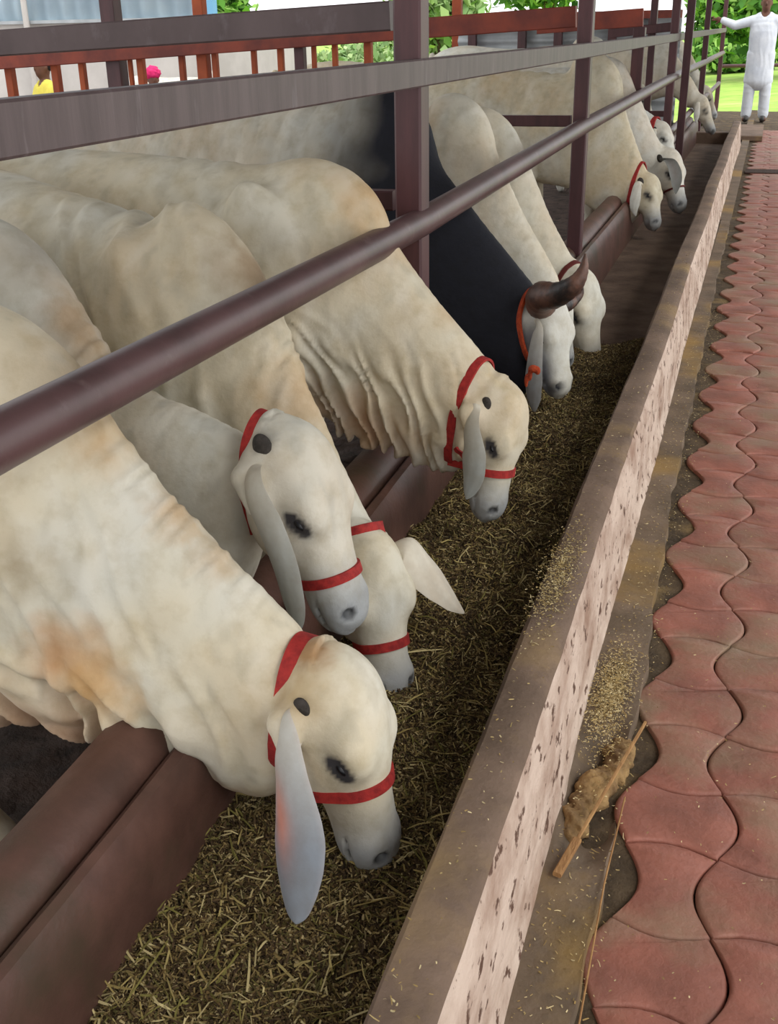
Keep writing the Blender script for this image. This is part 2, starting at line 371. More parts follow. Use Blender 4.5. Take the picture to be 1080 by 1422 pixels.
# ---------------------------------------------------------------- organic surfaces: distance field meshed by surface nets
def nz(v): v = np.asarray(v, float); return v/np.linalg.norm(v)
def catmull(P, k):
    P = np.asarray(P, float); n = len(P); out = []
    Q = np.vstack([2*P[0]-P[1], P, 2*P[-1]-P[-2]])
    for i in range(n-1):
        a, b, c, d = Q[i], Q[i+1], Q[i+2], Q[i+3]
        for t in np.arange(k)/k:
            out.append(.5*((2*b)+(-a+c)*t+(2*a-5*b+4*c-d)*t*t+(-a+3*b-3*c+d)*t**3))
    out.append(P[-1]); return np.array(out)
class Loft:
    """tube of elliptic sections: rows of centre(3), up(3), lateral(3), up extent, down extent, half width"""
    def __init__(s, rows, k=.04, sub=4):
        R = np.array([np.concatenate([np.asarray(c, float), np.asarray(v, float), np.asarray(n, float), [bu, bd, a]]) for (c, v, n, bu, bd, a) in rows])
        R = catmull(R, sub); s.C = R[:, :3]; s.V = R[:, 3:6]/np.linalg.norm(R[:, 3:6], axis=1)[:, None]
        s.N = R[:, 6:9]/np.linalg.norm(R[:, 6:9], axis=1)[:, None]
        s.bu, s.bd, s.a = np.maximum(R[:, 9], .004), np.maximum(R[:, 10], .004), np.maximum(R[:, 11], .004); s.k = k
    def ev(s, P):
        out = np.full(len(P), 9.0); PA = P
        for i in range(len(s.C)-1):
            A = s.C[i]; ab = s.C[i+1]-A; L2 = ab@ab
            if L2 < 1e-10: continue
            R = math.sqrt(L2)+.22+max(s.bu[i], s.bd[i], s.a[i], s.bu[i+1], s.bd[i+1], s.a[i+1])
            q0 = PA-A; near = np.nonzero((np.abs(q0[:, 0]) < R) & (np.abs(q0[:, 1]) < R) & (np.abs(q0[:, 2]) < R))[0]
            if len(near) == 0: continue
            q0 = q0[near]; t = np.clip(q0@ab/L2, 0, 1)
            q = q0-t[:, None]*ab
            v = s.V[i]; n = s.N[i]; 
            w = (q@s.V[i])*(1-t)+(q@s.V[i+1])*t; u = (q@s.N[i])*(1-t)+(q@s.N[i+1])*t
            bu = s.bu[i]*(1-t)+s.bu[i+1]*t; bd = s.bd[i]*(1-t)+s.bd[i+1]*t; a = s.a[i]*(1-t)+s.a[i+1]*t
            b = np.where(w > 0, bu, bd)
            l2 = np.maximum((q*q).sum(1)-w*w-u*u, 0)
            rr = np.minimum(a, np.minimum(bu, bd)) if (i == 0 or i == len(s.C)-2) else np.minimum(a, b)
            kk = np.sqrt((u/a)**2+(w/b)**2+l2/rr**2); g = np.sqrt((u/a**2)**2+(w/b**2)**2+l2/rr**4)
            out[near] = np.minimum(out[near], kk*(kk-1)/np.maximum(g, 1e-6))
        return out
class Ell:
    def __init__(s, c, r, ax=None, k=.04, sub=False):
        s.c = np.asarray(c, float); s.r = np.asarray(r, float); s.A = np.eye(3) if ax is None else np.array([nz(a) for a in ax]); s.k = k; s.sub = sub
    def ev(s, P):
        q = P-s.c; R = s.r.max()+.22; near = np.nonzero((np.abs(q[:, 0]) < R) & (np.abs(q[:, 1]) < R) & (np.abs(q[:, 2]) < R))[0]
        out = np.full(len(P), 9.0); q = q[near]@s.A.T; k = np.linalg.norm(q/s.r, axis=1); g = np.linalg.norm(q/s.r**2, axis=1)
        out[near] = k*(k-1)/np.maximum(g, 1e-6); return out
class Caps:
    def __init__(s, pts, rs, k=.03): s.p = [np.asarray(p, float) for p in pts]; s.r = rs; s.k = k; s.sub = False
    def ev(s, P):
        out = np.full(len(P), 9.0)
        for i in range(len(s.p)-1):
            a = s.p[i]; ab = s.p[i+1]-a; t = np.clip((P-a)@ab/(ab@ab), 0, 1)
            out = np.minimum(out, np.linalg.norm(P-a-t[:, None]*ab, axis=1)-(s.r[i]*(1-t)+s.r[i+1]*t))
        return out
class Field:
    def __init__(s, prims, folds=()): s.prims = prims; s.folds = folds
    def ev(s, P):
        P = np.asarray(P, float); d = None
        for p in s.prims:
            e = p.ev(P)
            if d is None: d = e; continue
            k = p.k
            if getattr(p, 'sub', False):
                h = np.clip(.5-.5*(d+e)/k, 0, 1); d = d*(1-h)+(-e)*h+k*h*(1-h)
            else:
                h = np.clip(.5+.5*(d-e)/k, 0, 1); d = d*(1-h)+e*h-k*h*(1-h)
        for f in s.folds:
            near = np.abs(d) < .12
            if near.any(): d[near] += f(P[near])
        return d
def fold(c, ax, R, lam, amp, curve=0.0, bend=None, ph=0.0, sharp=1.0):
    """wrinkles: ridges across axis ax inside the soft ball (c, R=3 radii in frame ax,bend,other)"""
    c = np.asarray(c, float); ax = nz(ax); b = nz(np.asarray(bend, float)-ax*(np.asarray(bend, float)@ax)); o = np.cross(ax, b)
    def f(P):
        q = P-c; s = q@ax; u = q@b; v = q@o
        m = np.exp(-((s/R[0])**2+(u/R[1])**2+(v/R[2])**2)**1.5)
        x = s+curve*u*u+lam*(.16*np.sin(u/lam*1.7+s/lam)+.22*np.sin(s/lam*2.3+c[0]*9)+.15*np.sin(s/lam*3.7+u/lam*.8))
        wv = np.sin(2*math.pi*x/lam+ph)
        wv = wv-.35*np.abs(wv) if sharp else wv
        return amp*m*wv
    return f
def surface_nets(field, lo, hi, h):
    lo = np.asarray(lo, float); hi = np.asarray(hi, float); B = 4
    nb = np.ceil((hi-lo)/(h*B)).astype(int); n = nb*B+1
    cx = [lo[i]+np.arange(nb[i]+1)*h*B for i in range(3)]
    G = np.stack(np.meshgrid(*cx, indexing='ij'), -1).reshape(-1, 3)
    dc = field.ev(G).reshape(nb+1)
    mn = None
    cs = [dc[i:nb[0]+i, j:nb[1]+j, k:nb[2]+k] for i in (0, 1) for j in (0, 1) for k in (0, 1)]
    act = np.min(np.abs(np.stack(cs)), 0) < h*B*1.5
    sg = np.stack(cs); act |= (sg.min(0) < 0) & (sg.max(0) > 0)
    D = np.repeat(np.repeat(np.repeat(dc, B, 0), B, 1), B, 2)[:n[0], :n[1], :n[2]].copy()
    na = np.zeros(n, bool)
    for i, j, k in np.argwhere(act): na[i*B:i*B+B+1, j*B:j*B+B+1, k*B:k*B+B+1] = True
    ii = np.argwhere(na); D[na] = field.ev(lo+ii*h)
    S = D < 0
    S[0] = S[-1] = False; S[:, 0] = S[:, -1] = False; S[:, :, 0] = S[:, :, -1] = False
    D = np.where(S, np.minimum(D, -1e-5), np.maximum(D, 1e-5))
    c8 = [S[i:n[0]-1+i, j:n[1]-1+j, k:n[2]-1+k] for i in (0, 1) for j in (0, 1) for k in (0, 1)]
    cnt = np.sum(c8, 0); cell = (cnt > 0) & (cnt < 8)
    ci = np.argwhere(cell); vid = np.full(cell.shape, -1, np.int64); vid[cell] = np.arange(len(ci))
    acc = np.zeros((len(ci), 3)); num = np.zeros(len(ci))
    for ax in range(3):
        for a in (0, 1):
            for b in (0, 1):
                o0 = [0, 0, 0]; oth = [x for x in range(3) if x != ax]; o0[oth[0]] = a; o0[oth[1]] = b; o1 = list(o0); o1[ax] = 1
                p0 = ci+o0; p1 = ci+o1; d0 = D[tuple(p0.T)]; d1 = D[tuple(p1.T)]; cr = (d0 < 0) != (d1 < 0)
                t = np.where(cr, d0/np.where(cr, d0-d1, 1), 0)
                q = p0.astype(float); q[:, ax] += t
                acc[cr] += q[cr]; num[cr] += 1
    V = lo+h*acc/num[:, None]
    F = []
    for ax in range(3):
        oth = [x for x in range(3) if x != ax]; sl0 = [slice(None)]*3; sl1 = [slice(None)]*3; sl0[ax] = slice(0, -1); sl1[ax] = slice(1, None)
        s0 = S[tuple(sl0)]; s1 = S[tuple(sl1)]; e = np.argwhere(s0 != s1)
        e = e[(e[:, oth[0]] > 0) & (e[:, oth[1]] > 0)]
        ins = s0[tuple(e.T)]
        def c(da, db):
            q = e.copy(); q[:, oth[0]] -= da; q[:, oth[1]] -= db; return vid[tuple(q.T)]
        quad = np.stack([c(1, 1), c(0, 1), c(0, 0), c(1, 0)], -1)
        flip = ins if ax != 1 else ~ins
        quad[~flip] = quad[~flip][:, ::-1]; F.append(quad)
    F = np.concatenate(F); F = F[(F >= 0).all(1)]
    for it in range(2):
        d = field.ev(V); e = h*.3; g = np.stack([field.ev(V+np.eye(3)[i]*e)-d for i in range(3)], -1)/e
        g2 = np.maximum((g*g).sum(1), .25); st = -(d/g2)[:, None]*g; ln = np.linalg.norm(st, axis=1)[:, None]
        V = V+st*np.minimum(1, h*.45/np.maximum(ln, 1e-9))
    return V, F
HQ = 1.0
def solid(name, prims, lo, hi, h, mat, colorf=None, folds=(), parent=None, base=None):
    h = h*HQ
    f = Field(prims, folds); V, F = surface_nets(f, lo, hi, h)
    o = mesh_np(name, V, F, mat, None, True, colorf(V) if colorf else None)
    return o, f
def vnoise(P, f, seed=0, octs=3):
    r = np.random.default_rng(seed); out = np.zeros(len(P))
    for o in range(octs):
        for k in range(5):
            d = nz(r.normal(size=3))*f*2**o*r.uniform(.7, 1.3); out += np.sin(P@d*6.283+r.uniform(0, 6.28)+1.5*np.sin(P@d[[1, 2, 0]]*3.1))*.6**o/5
    return out

# ---------------------------------------------------------------- cattle
# head sections along poll -> muzzle: s, dorsal extent, ventral extent, half width
HEADSEC = [(-.06, .035, .050, .050), (.04, .062, .085, .078), (.16, .078, .105, .090), (.30, .086, .118, .093), (.44, .080, .120, .088), (.56, .068, .098, .074),
           (.70, .060, .082, .064), (.84, .056, .076, .060), (.94, .055, .074, .063), (1.0, .049, .064, .058), (1.035, .036, .046, .044)]
class Head:
    def __init__(s, p0, p1, dorsal, L=None, scale=1.0):
        s.p0 = np.asarray(p0, float); s.p1 = np.asarray(p1, float); s.d = nz(s.p1-s.p0); s.L = np.linalg.norm(s.p1-s.p0)
        s.u = nz(np.asarray(dorsal, float)-s.d*(np.asarray(dorsal, float)@s.d)); s.n = np.cross(s.d, s.u); s.k = scale*s.L/.44
    def P(s, t, u, n): return s.p0+s.d*s.L*t+s.u*u*s.k+s.n*n*s.k
    def prims(s):
        k = s.k
        rows = [(s.P(t, 0, 0), s.u, s.n, bu*k, bd*k, a*k) for (t, bu, bd, a) in HEADSEC]
        pr = [Loft(rows, .035*k, 3)]
        fr = (s.d, s.u, s.n)
        pr.append(Ell(s.P(.16, .035, 0), np.array([.075, .050, .060])*k, fr, .04*k))
        for sg in (-1, 1):
            pr.append(Ell(s.P(.37, .045, .064*sg), np.array([.046, .030, .030])*k, fr, .03*k))     # brow
            pr.append(Ell(s.P(.40, -.060, .058*sg), np.array([.085, .052, .030])*k, fr, .03*k))    # jaw muscle
            pr.append(Ell(s.P(.94, .012, .036*sg), np.array([.034, .026, .024])*k, fr, .02*k))     # nostril wing
            pr.append(Ell(s.P(.18, -.040, .076*sg), np.array([.038, .032, .024])*k, fr, .03*k))     # ear root
            e = Ell(s.P(.425, .022, .104*sg), np.array([.028, .014, .013])*k, fr, .014*k, True); pr.append(e)
            e = Ell(s.P(1.0, .030, .042*sg), np.array([.012, .010, .014])*k, fr, .010*k, True); pr.append(e)
        e = Ell(s.P(.97, -.028, 0), np.array([.05, .004, .07])*k, fr, .008*k, True); pr.append(e)
        return pr
EAR_SGN = 1
def leaf_ear(name, pts, width, normal, cup, parent, cout, cin, thick=.006, prof=None, tint=None, roll=2.3):
    """drooping leaf ear along a 3D centre line; normal = direction the inside of the ear faces"""
    C = catmull(pts, 8); n = len(C); m = 11; tt = np.linspace(0, 1, n)
    prof = prof or [(0, .45), (.15, .55), (.4, .85), (.6, 1), (.78, .85), (.9, .5), (.97, .2), (1, .03)]
    wv = np.interp(tt, [p[0] for p in prof], [p[1] for p in prof])*width/2
    outer = []; inner = []; co = []; cc = []
    nrm = np.asarray(normal, float)
    if nrm.ndim == 1: nrm = np.stack([nrm, nrm])
    for i in range(n):
        d = nz(C[min(i+1, n-1)]-C[max(i-1, 0)]); N0 = nrm[0]*(1-tt[i])+nrm[-1]*tt[i]
        N0 = nz(N0-d*(N0@d)); s_ = np.cross(d, N0)
        cp = cup*(1-.5*tt[i])+max(0, roll-cup)*math.exp(-(tt[i]/.16)**2)
        for j in range(m):
            u = -1+2*j/(m-1); ang = u*cp
            q = C[i]+s_*wv[i]*(math.sin(ang)/max(cp, 1e-3))*(1+.35*math.exp(-(tt[i]/.2)**2))+N0*wv[i]*((1-math.cos(ang))/max(cp, 1e-3))
            edge = thick*(1-u*u*.85)*(1-.5*tt[i])
            outer.append(q-N0*edge/2); inner.append(q+N0*edge/2)
            rib = .06*math.sin(u*9+i*.4)
            co.append(np.array(cout)*(1+rib)*(1-.10*tt[i])); k = max(0, 1-abs(u))*min(1, 1.6*(1-tt[i]))
            cc.append(np.array(cin)*k+np.array(cout)*(1-k))
            rk = math.exp(-(tt[i]/.42)**2)*.9; hb = np.array(srgb(206, 198, 180)) if sum(cout) > .6 else np.array(cout)
            co[-1] = co[-1]*(1-rk)+hb*rk; cc[-1] = cc[-1]*(1-rk)+hb*rk
            if tint: co[-1] = tint(tt[i], u, co[-1]); cc[-1] = tint(tt[i], u, cc[-1])
    V = np.array(outer+inner); K = n*m; F = []
    for i in range(n-1):
        for j in range(m-1):
            a = i*m+j; F.append((a, a+m, a+m+1, a+1)); F.append((K+a, K+a+1, K+a+m+1, K+a+m))
        for j, rev in ((0, 0), (m-1, 1)):
            a = i*m+j; q = (a, K+a, K+a+m, a+m); F.append(q[::-1] if rev else q)
    F.append(tuple(range(m))+tuple(range(K+m-1, K-1, -1))); F.append(tuple(range(K-m, K))[::-1]+tuple(range(2*K-m, 2*K)))
    o = mesh_np(name, V, F, M_ear, parent, True, np.array(co+cc)); 
    import bmesh
    bm = bmesh.new(); bm.from_mesh(o.data); bmesh.ops.recalc_face_normals(bm, faces=bm.faces); bm.to_mesh(o.data); bm.free()
    sd = o.modifiers.new('s', 'SUBSURF'); sd.levels = 1; sd.render_levels = 2
    return o
def march(field, c, d, rmax, rmin=0.0, n=90):
    r = np.linspace(rmax, rmin, n); v = field.ev(c+r[:, None]*d)
    ins = np.nonzero(v < 0)[0]
    if len(ins) == 0: return None
    i = ins[0]
    if i == 0: return rmax
    return r[i]+(r[i-1]-r[i])*(-v[i])/(v[i-1]-v[i])
def ribbon(name, pts, nrms, wdir, width, thick, mat, parent, closed=True):
    n = len(pts); V = []; F = []
    for i in range(n):
        p = pts[i]; N0 = nrms[i]; t = nz(pts[(i+1) % n if closed else min(i+1, n-1)]-pts[i-1 if (closed or i) else 0])
        wv = nz(np.cross(t, N0)); 
        for (a, b) in ((-.5, -.3), (-.46, .8), (.46, .8), (.5, -.3)): V.append(p+wv*width*a+N0*thick*b)
    for i in range(n if closed else n-1):
        a = i*4; b = ((i+1) % n)*4
        for k in range(4): F.append((a+k, a+(k+1) % 4, b+(k+1) % 4, b+k))
    if not closed: F += [(0, 1, 2, 3), tuple(range(4*n-1, 4*n-5, -1))]
    o = mesh_np(name, V, F, mat, parent, False); return fix_smooth(o, 60)
def strap_loop(name, field, c, nrm, width, mat, parent, thick=.006, rmax=.2, ref=None, n=56, smooth=2, rnd=False):
    nrm = nz(nrm); a = nz(np.cross(nrm, [0.3, .9, .2] if ref is None else ref)); b = np.cross(nrm, a)
    rs = []; ds = []
    for i in range(n):
        th = 2*math.pi*i/n; d = a*math.cos(th)+b*math.sin(th); ds.append(d); rs.append(march(field, c, d, rmax))
    good = [r for r in rs if r]
    if not good: return None
    md = float(np.median(good)); rs = np.array([r if r else md for r in rs])
    for _ in range(smooth): rs = np.maximum(rs, (np.roll(rs, 1)+np.roll(rs, -1)+rs)/3)
    pts = [c+ds[i]*(rs[i]+.001) for i in range(n)]
    if rnd:
        mb = MB(); mb.tube(pts+[pts[0]], width/2, 8, False); return mb.build(name, mat, parent)
    return ribbon(name, pts, ds, nrm, width, thick, mat, parent)
def strap_path(name, field, axispts, dirs, width, mat, parent, thick=.005, rmax=.2):
    A = catmull(axispts, 5); D = catmull(dirs, 5); pts = []; ds = []
    for a, d in zip(A, D):
        d = nz(d); r = march(field, a, d, rmax)
        if r and r < rmax: pts.append(a+d*(r+.001)); ds.append(d)
    if len(pts) < 3: return None
    return ribbon(name, pts, ds, None, width, thick, mat, parent, False)

CREAM = np.array(srgb(208, 198, 174)); TAN = np.array(srgb(182, 142, 88)); GREYW = np.array(srgb(196, 200, 198)); PINKT = np.array(srgb(196, 160, 132))
DARKM = np.array(srgb(62, 60, 62)); BLACK = np.array(srgb(30, 31, 38)); GREYM = np.array(srgb(150, 154, 158)); BROWN = np.array(srgb(140, 98, 56))
def lerp(c, t, k): k = np.clip(k, 0, 1)[:, None]; return c*(1-k)+np.asarray(t)*k
def blob(P, c, r, n=0.25, seed=0):
    q = np.linalg.norm((P-np.asarray(c)), axis=1)/r+n*vnoise(P, 2.2/r/2, seed); return np.clip(1.25-q, 0, 1)
def plane_pt(px, P, ang):
    d = ray(*px); a = math.radians(ang); n = np.array([math.sin(a), math.cos(a), 0]); t = (n@(np.array([P[0], P[1], 0])-CAM))/(n@d); return CAM+t*d

def cow(label, P, ang, neck, head, h=.011, hump=None, base=CREAM, spots=(), muzzle=GREYM, folds=(), extra=(), dewlap=None, torso=None,
        zg=-.26, straps=None, eyes=True, ears=None, buds=True, budpos=(.07, -.01), colorf=None, name='cow', group='white humped cattle feeding at the trough', size=1.0, len_=1.0, hx=None, eyelid=DARKM, cat='cow', legs=True, fore=.10, zback=None, bodyang=None):
    """neck: rows (top pixel, bottom pixel, half width) from withers to head on the animal's own vertical plane, or 3D pairs"""
    a = math.radians(ang); back = np.array([-math.cos(a), math.sin(a), 0.0]); lat = np.array([math.sin(a), math.cos(a), 0.0])
    rows = []
    for (t, b, hw) in neck:
        T = plane_pt(t, P, ang) if len(t) == 2 else np.array(t, float); Bt = plane_pt(b, P, ang) if len(b) == 2 else np.array(b, float)
        rows.append(((T+Bt)/2, nz(T-Bt), lat, np.linalg.norm(T-Bt)/2, np.linalg.norm(T-Bt)/2, hw))
    W = rows[0][0]; zt = W[2]+rows[0][3]
    zb = zback if zback is not None else zt
    if bodyang is not None: a2 = math.radians(bodyang); back = np.array([-math.cos(a2), math.sin(a2), 0.0]); latb = np.array([math.sin(a2), math.cos(a2), 0.0])
    else: latb = lat
    Hd = Head(*head) if not isinstance(head, Head) else head
    # torso
    tor = torso or [(.22, .0, .60, .19), (.45, .0, .62, .225), (.75, -.01, .63, .25), (1.02, .01, .58, .25), (1.25, .03, .50, .215), (1.45, .00, .44, .19), (1.60, -.08, .30, .12)]
    tr = []
    for (s_, dz, dep, hw) in tor:
        s2 = s_*len_; zz = zt+(zb-zt)*min(1, s_/1.2)
        top = zz+dz*size; c = np.array([W[0], W[1], 0])+back*s2; c[2] = top-dep*size/2
        tr.append((c, np.array([0, 0, 1.]), latb, dep*size/2, dep*size/2, hw*size))
    prims = [Loft(tr[::-1]+rows, .05, 4)]
    if hump is not None:
        c, r, axs = hump; prims.append(Ell(c, r, axs, .07))
    if legs:
        for (s_, rad, y0) in ((fore, .085, 1), (1.42, .10, 1)):
            for sg in (-1, 1):
                b0 = np.array([W[0], W[1], 0])+back*s_*len_+latb*sg*.125*size; off = back*(.0)
                ztop = zt-.30*size if s_ < .5 else zb-.22*size
                hh = ztop-zg
                if s_ < .5: pts = [b0+[0, 0, ztop], b0+back*.03+[0, 0, zg+.58*hh], b0+back*.0+[0, 0, zg+.34*hh], b0+back*.01+[0, 0, zg+.08], b0-back*.02+[0, 0, zg+.03]]; rs = [.095, .062, .042, .033, .042]
                else: pts = [b0+[0, 0, ztop], b0-back*.10+[0, 0, zg+.62*hh], b0+back*.07+[0, 0, zg+.40*hh], b0+back*.02+[0, 0, zg+.08], b0-back*.02+[0, 0, zg+.03]]; rs = [.13, .085, .045, .034, .042]
                prims.append(Caps(pts, [r*size for r in rs], .05))
        e0 = np.array([W[0], W[1], 0])+back*(1.66*len_)
        prims.append(Caps([e0+[0, 0, zb-.06], e0+back*.06+[0, 0, zb-.35], e0+back*.05+[0, 0, zb-.75]], [.03, .018, .02], .03))
    if dewlap is not None: prims += dewlap
    prims += list(extra)
    prims += Hd.prims()
    # bounds
    pts = np.concatenate([prims[0].C, np.array([Hd.p0, Hd.p1])]+[p.C for p in prims[1:] if isinstance(p, Loft)]+[np.array(p.p) for p in prims if isinstance(p, Caps)])
    lo = pts.min(0)-.34; hi = pts.max(0)+.34; lo[2] = max(lo[2]+.2, zg-.02)
    if hump is not None: hi = np.maximum(hi, np.asarray(hump[0])+.25)
    def cf(V):
        n1 = vnoise(V, 2.2, 3); c = np.repeat(np.asarray(base)[None], len(V), 0)
        n2 = vnoise(V*[1, 1, .45], 6.5, 11, 3); n3 = vnoise(V*[1, 1, .3], 15, 17, 3)
        c = lerp(c, TAN, .26*np.clip(n1+.2, 0, 1)); c = lerp(c, GREYW, .55*np.clip(-n1, 0, 1))
        c = lerp(c, np.asarray(base)*.74, .45*np.clip(n2*1.4-.1, 0, 1)); c = lerp(c, np.asarray(base)*.66, .45*np.clip(n3*2-.5, 0, 1)); c = lerp(c, srgb(222, 216, 202), .35*np.clip(-n2*1.3, 0, 1))
        for (sc_, sr, sc3, st, *sd) in spots: c = lerp(c, sc3, st*blob(V, sc_, sr, .25, int(sr*1000)))
        q = V-Hd.p0; t = q@Hd.d/Hd.L; u = q@Hd.u/Hd.k; n = q@Hd.n/Hd.k; nh = (np.abs(n) < .14) & (u > -.17) & (u < .14)
        c = lerp(c, muzzle, np.clip((t-.66)/.28, 0, 1)*nh*.85*(t < 1.25))
        rad = np.sqrt((t-1.0)**2*.19+(u-.032)**2+(np.abs(n)-.044)**2)
        c = lerp(c, BLACK, np.clip((.022-rad)/.012, 0, 1)*nh)
        ex = (t-.425)*Hd.L/Hd.k; ey = u-.020; ea = ex*.88+ey*.47; eb = ey*.88-ex*.47
        re = np.sqrt((ea/.035)**2+(eb/.0205)**2+((np.abs(n)-.093)/.05)**2)+.05*vnoise(V, 14, 5, 2)
        c = lerp(c, np.asarray(base)*.72, np.clip((1.9-re)/.8, 0, 1)*nh*.7); c = lerp(c, eyelid, np.clip((1.15-re)/.25, 0, 1)*nh)
        if colorf: c = colorf(V, c, Hd)
        return np.clip(c, 0, 1)
    body, f = solid(name, prims, lo, hi, h, M_hide, cf, folds)
    tag(body, label, cat, group)
    k = Hd.k
    if eyes:
        for sg in (-1, 1):
            c = Hd.P(.425, .022, .080*sg); V = []
            mb = MB(); m = 10
            for i in range(m+1):
                for j in range(2*m):
                    th = math.pi*i/m; ph = math.pi*j/m
                    V.append(c+(Hd.d*.88+Hd.u*.47)*.018*k*math.cos(ph)*math.sin(th)+(Hd.u*.88-Hd.d*.47)*.009*k*math.sin(ph)*math.sin(th)+Hd.n*.013*k*math.cos(th))
            F = [(i*2*m+j, i*2*m+(j+1) % (2*m), (i+1)*2*m+(j+1) % (2*m), (i+1)*2*m+j) for i in range(m) for j in range(2*m)]
            fix_smooth(mesh_np('eye', V, F, M_eye, body), 80)
    if buds:
        for sg in (-1, 1):
            o0 = Hd.P(budpos[0], budpos[1], 0); d = nz(Hd.n*sg-Hd.u*.10); r = march(f, o0, d, .2) or .08; c = o0+d
            s0 = o0+d*(r-.006*k); rb = (buds if isinstance(buds, float) else .018)*k
            o_, _ = solid('horn_bud', [Ell(s0, [rb*1.15, rb*.95, rb*.5], (nz(Hd.d-d*(Hd.d@d)), np.cross(d, nz(Hd.d-d*(Hd.d@d))), d))], s0-rb*2, s0+rb*2, rb/5, M_bud)
            o_.parent = body
    if ears is not None: ears(Hd, body, f)
    else: std_ears(Hd, body)
    if straps: straps(Hd, body, Field([p for p in prims if p not in list(extra)], folds))
    return body, Hd, f
EAR_OUT = np.array(srgb(196, 196, 188)); EAR_IN = np.array(srgb(186, 140, 118))
def std_ears(Hd, body, L=.24, W=.09, sides=(-1, 1), droop=None, cout=None, cin=None, spread=.5):
    for sg in sides:
        r = Hd.P(.13, -.005, .10*sg); dr = np.array([0, 0, -1.0]) if droop is None else nz(droop)
        o1 = Hd.n*sg
        k = Hd.k
        pts = [Hd.P(.12, .0, .085*sg), r+(o1*.05-Hd.d*.0)*k, r+(o1*(.05+.06*spread)+dr*.09)*k, r+(o1*(.05+.07*spread)+dr*.17)*k, r+(o1*(.03+.06*spread)+dr*L)*k]
        leaf_ear('ear', pts, W*k, nz(-Hd.u*.55+Hd.d*.2-o1*.6), 1.0, body, EAR_OUT if cout is None else cout, EAR_IN if cin is None else cin)
def halter(neck=True, nose=True, wN=.026, wB=.020, mat=None, tneck=-.02, tilt=.35, tnose=.62, cheek=True, cN=None):
    def f(Hd, body, fld):
        m = mat or M_red; k = Hd.k
        if neck:
            c = Hd.P(tneck, -.03, 0); strap_loop('neck_strap', fld, c, Hd.d+Hd.u*tilt, wN*k, m, body, .006, .19)
        if nose:
            strap_loop('nose_band', fld, Hd.P(tnose, 0, 0), Hd.d+Hd.u*.05, wB*k, m, body, .005, .13)
        if cheek:
            for sg in (-1, 1):
                A = [Hd.P(t, -.05, 0) for t in (-.02, .15, .3, .45, tnose)]
                D = [Hd.n*sg+Hd.u*w_ for w_ in (-.5, -.8, -1.0, -.8, -.35)]
                strap_path('cheek_strap', fld, A, D, .010*k, M_darkstrap if mat is None else mat, body, .004, .18)
    return f
def hump_at(px, P, ang, r, tilt=25):
    a = math.radians(ang); fw = np.array([math.cos(a), -math.sin(a), 0]); lat = np.array([math.sin(a), math.cos(a), 0]); c = plane_pt(px, P, ang)
    t = math.radians(tilt); ax = fw*math.cos(t)-np.array([0, 0, 1])*math.sin(t); up = np.cross(ax, lat); up = up if up[2] > 0 else -up
    return (c-up*r[1]*.95, r, (ax, up, lat))
UP = np.array([0, 0, 1.0])
# ---- nearest animal
P_A = (-.5, 1.42); hA = (at(458, 932, 1, 1.40), at(520, 1172, 1, 1.37), (1, -.04, .30), None, 1.18)
def ears_a(Hd, body, f):
    k = Hd.k
    r = Hd.P(.11, -.045, .050)
    pts = [at(398, 1000, 1, 1.315), at(388, 1030, 1, 1.262), at(395, 1088, 1, 1.225), at(405, 1155, 1, 1.195), at(409, 1225, 1, 1.165), at(411, 1284, 1, 1.135)]
    leaf_ear('ear', pts, .120, (np.array([.5, .9, .1]), np.array([.2, 1, .1])), .75, body, srgb(176, 180, 178), srgb(176, 180, 178), roll=1.7, prof=[(0, .50), (.12, .66), (.38, .80), (.56, .98), (.64, 1), (.76, .86), (.86, .66), (.94, .44), (.985, .24), (1, .05)],
             tint=lambda t, u, c: (np.array(srgb(206, 200, 186))*(1-min(1, t*1.5))+np.array(srgb(142, 148, 156))*min(1, t*1.5))*(1-.9*math.exp(-((t-.55)/.16)**2-((abs(u+.45*EAR_SGN))/.42)**2))+np.array(srgb(214, 142, 122))*.9*math.exp(-((t-.55)/.16)**2-((abs(u+.45*EAR_SGN))/.42)**2)+np.array([.06, .04, .035])*max(0, abs(u)-.8)*5)
    r = Hd.P(.15, -.01, -.085); leaf_ear('ear', [r, r+[-.03, .03, -.01], r+[-.05, .045, -.08], r+[-.06, .045, -.15], r+[-.07, .03, -.21]], .10, (0, -1, .1), .9, body, EAR_OUT, EAR_IN)
def halter_a(Hd, body, f):
    k = Hd.k
    strap_loop('neck_strap', f, Hd.P(-.11, -.05, 0), Hd.d*.35+Hd.u*.95, .034, M_red, body, .007, .2)
    strap_loop('nose_band', f, Hd.P(.60, 0, 0), Hd.d-Hd.u*.12, .021, M_red, body, .006, .13)
lat0 = np.array([0, 1.0, 0])
ptA = lambda x, y: plane_pt((x, y), P_A, 0)
dewA = [Loft([(ptA(-160, 930), UP, lat0, .12, .17, .05), (ptA(-40, 930), UP, lat0, .10, .10, .045), (ptA(70, 940), UP, lat0, .09, .07, .04), (ptA(170, 960), UP, lat0, .08, .075, .038), (ptA(260, 1000), UP, lat0, .06, .07, .035), (ptA(340, 1040), UP, lat0, .05, .05, .03)], .05, 4)]
foldsA = [fold(ptA(70, 985), (1, 0, .2), (.42, .15, .25), .085, .019, 1.2, (0, 0, 1)), fold(ptA(190, 1010), (1, 0, .7), (.20, .13, .25), .07, .016, 1.5, (0, 0, 1)), fold(ptA(150, 800), (1, 0, .25), (.22, .26, .3), .06, .004, .3, (0, 0, 1)),
          fold(ptA(230, 700), (1, 0, -1), (.24, .07, .2), .035, .0016, 1, (1, 0, 1)), fold(ptA(60, 880), (.2, 0, 1), (.05, .35, .25), .10, .012, .4, (1, 0, 0), ph=1.5)]
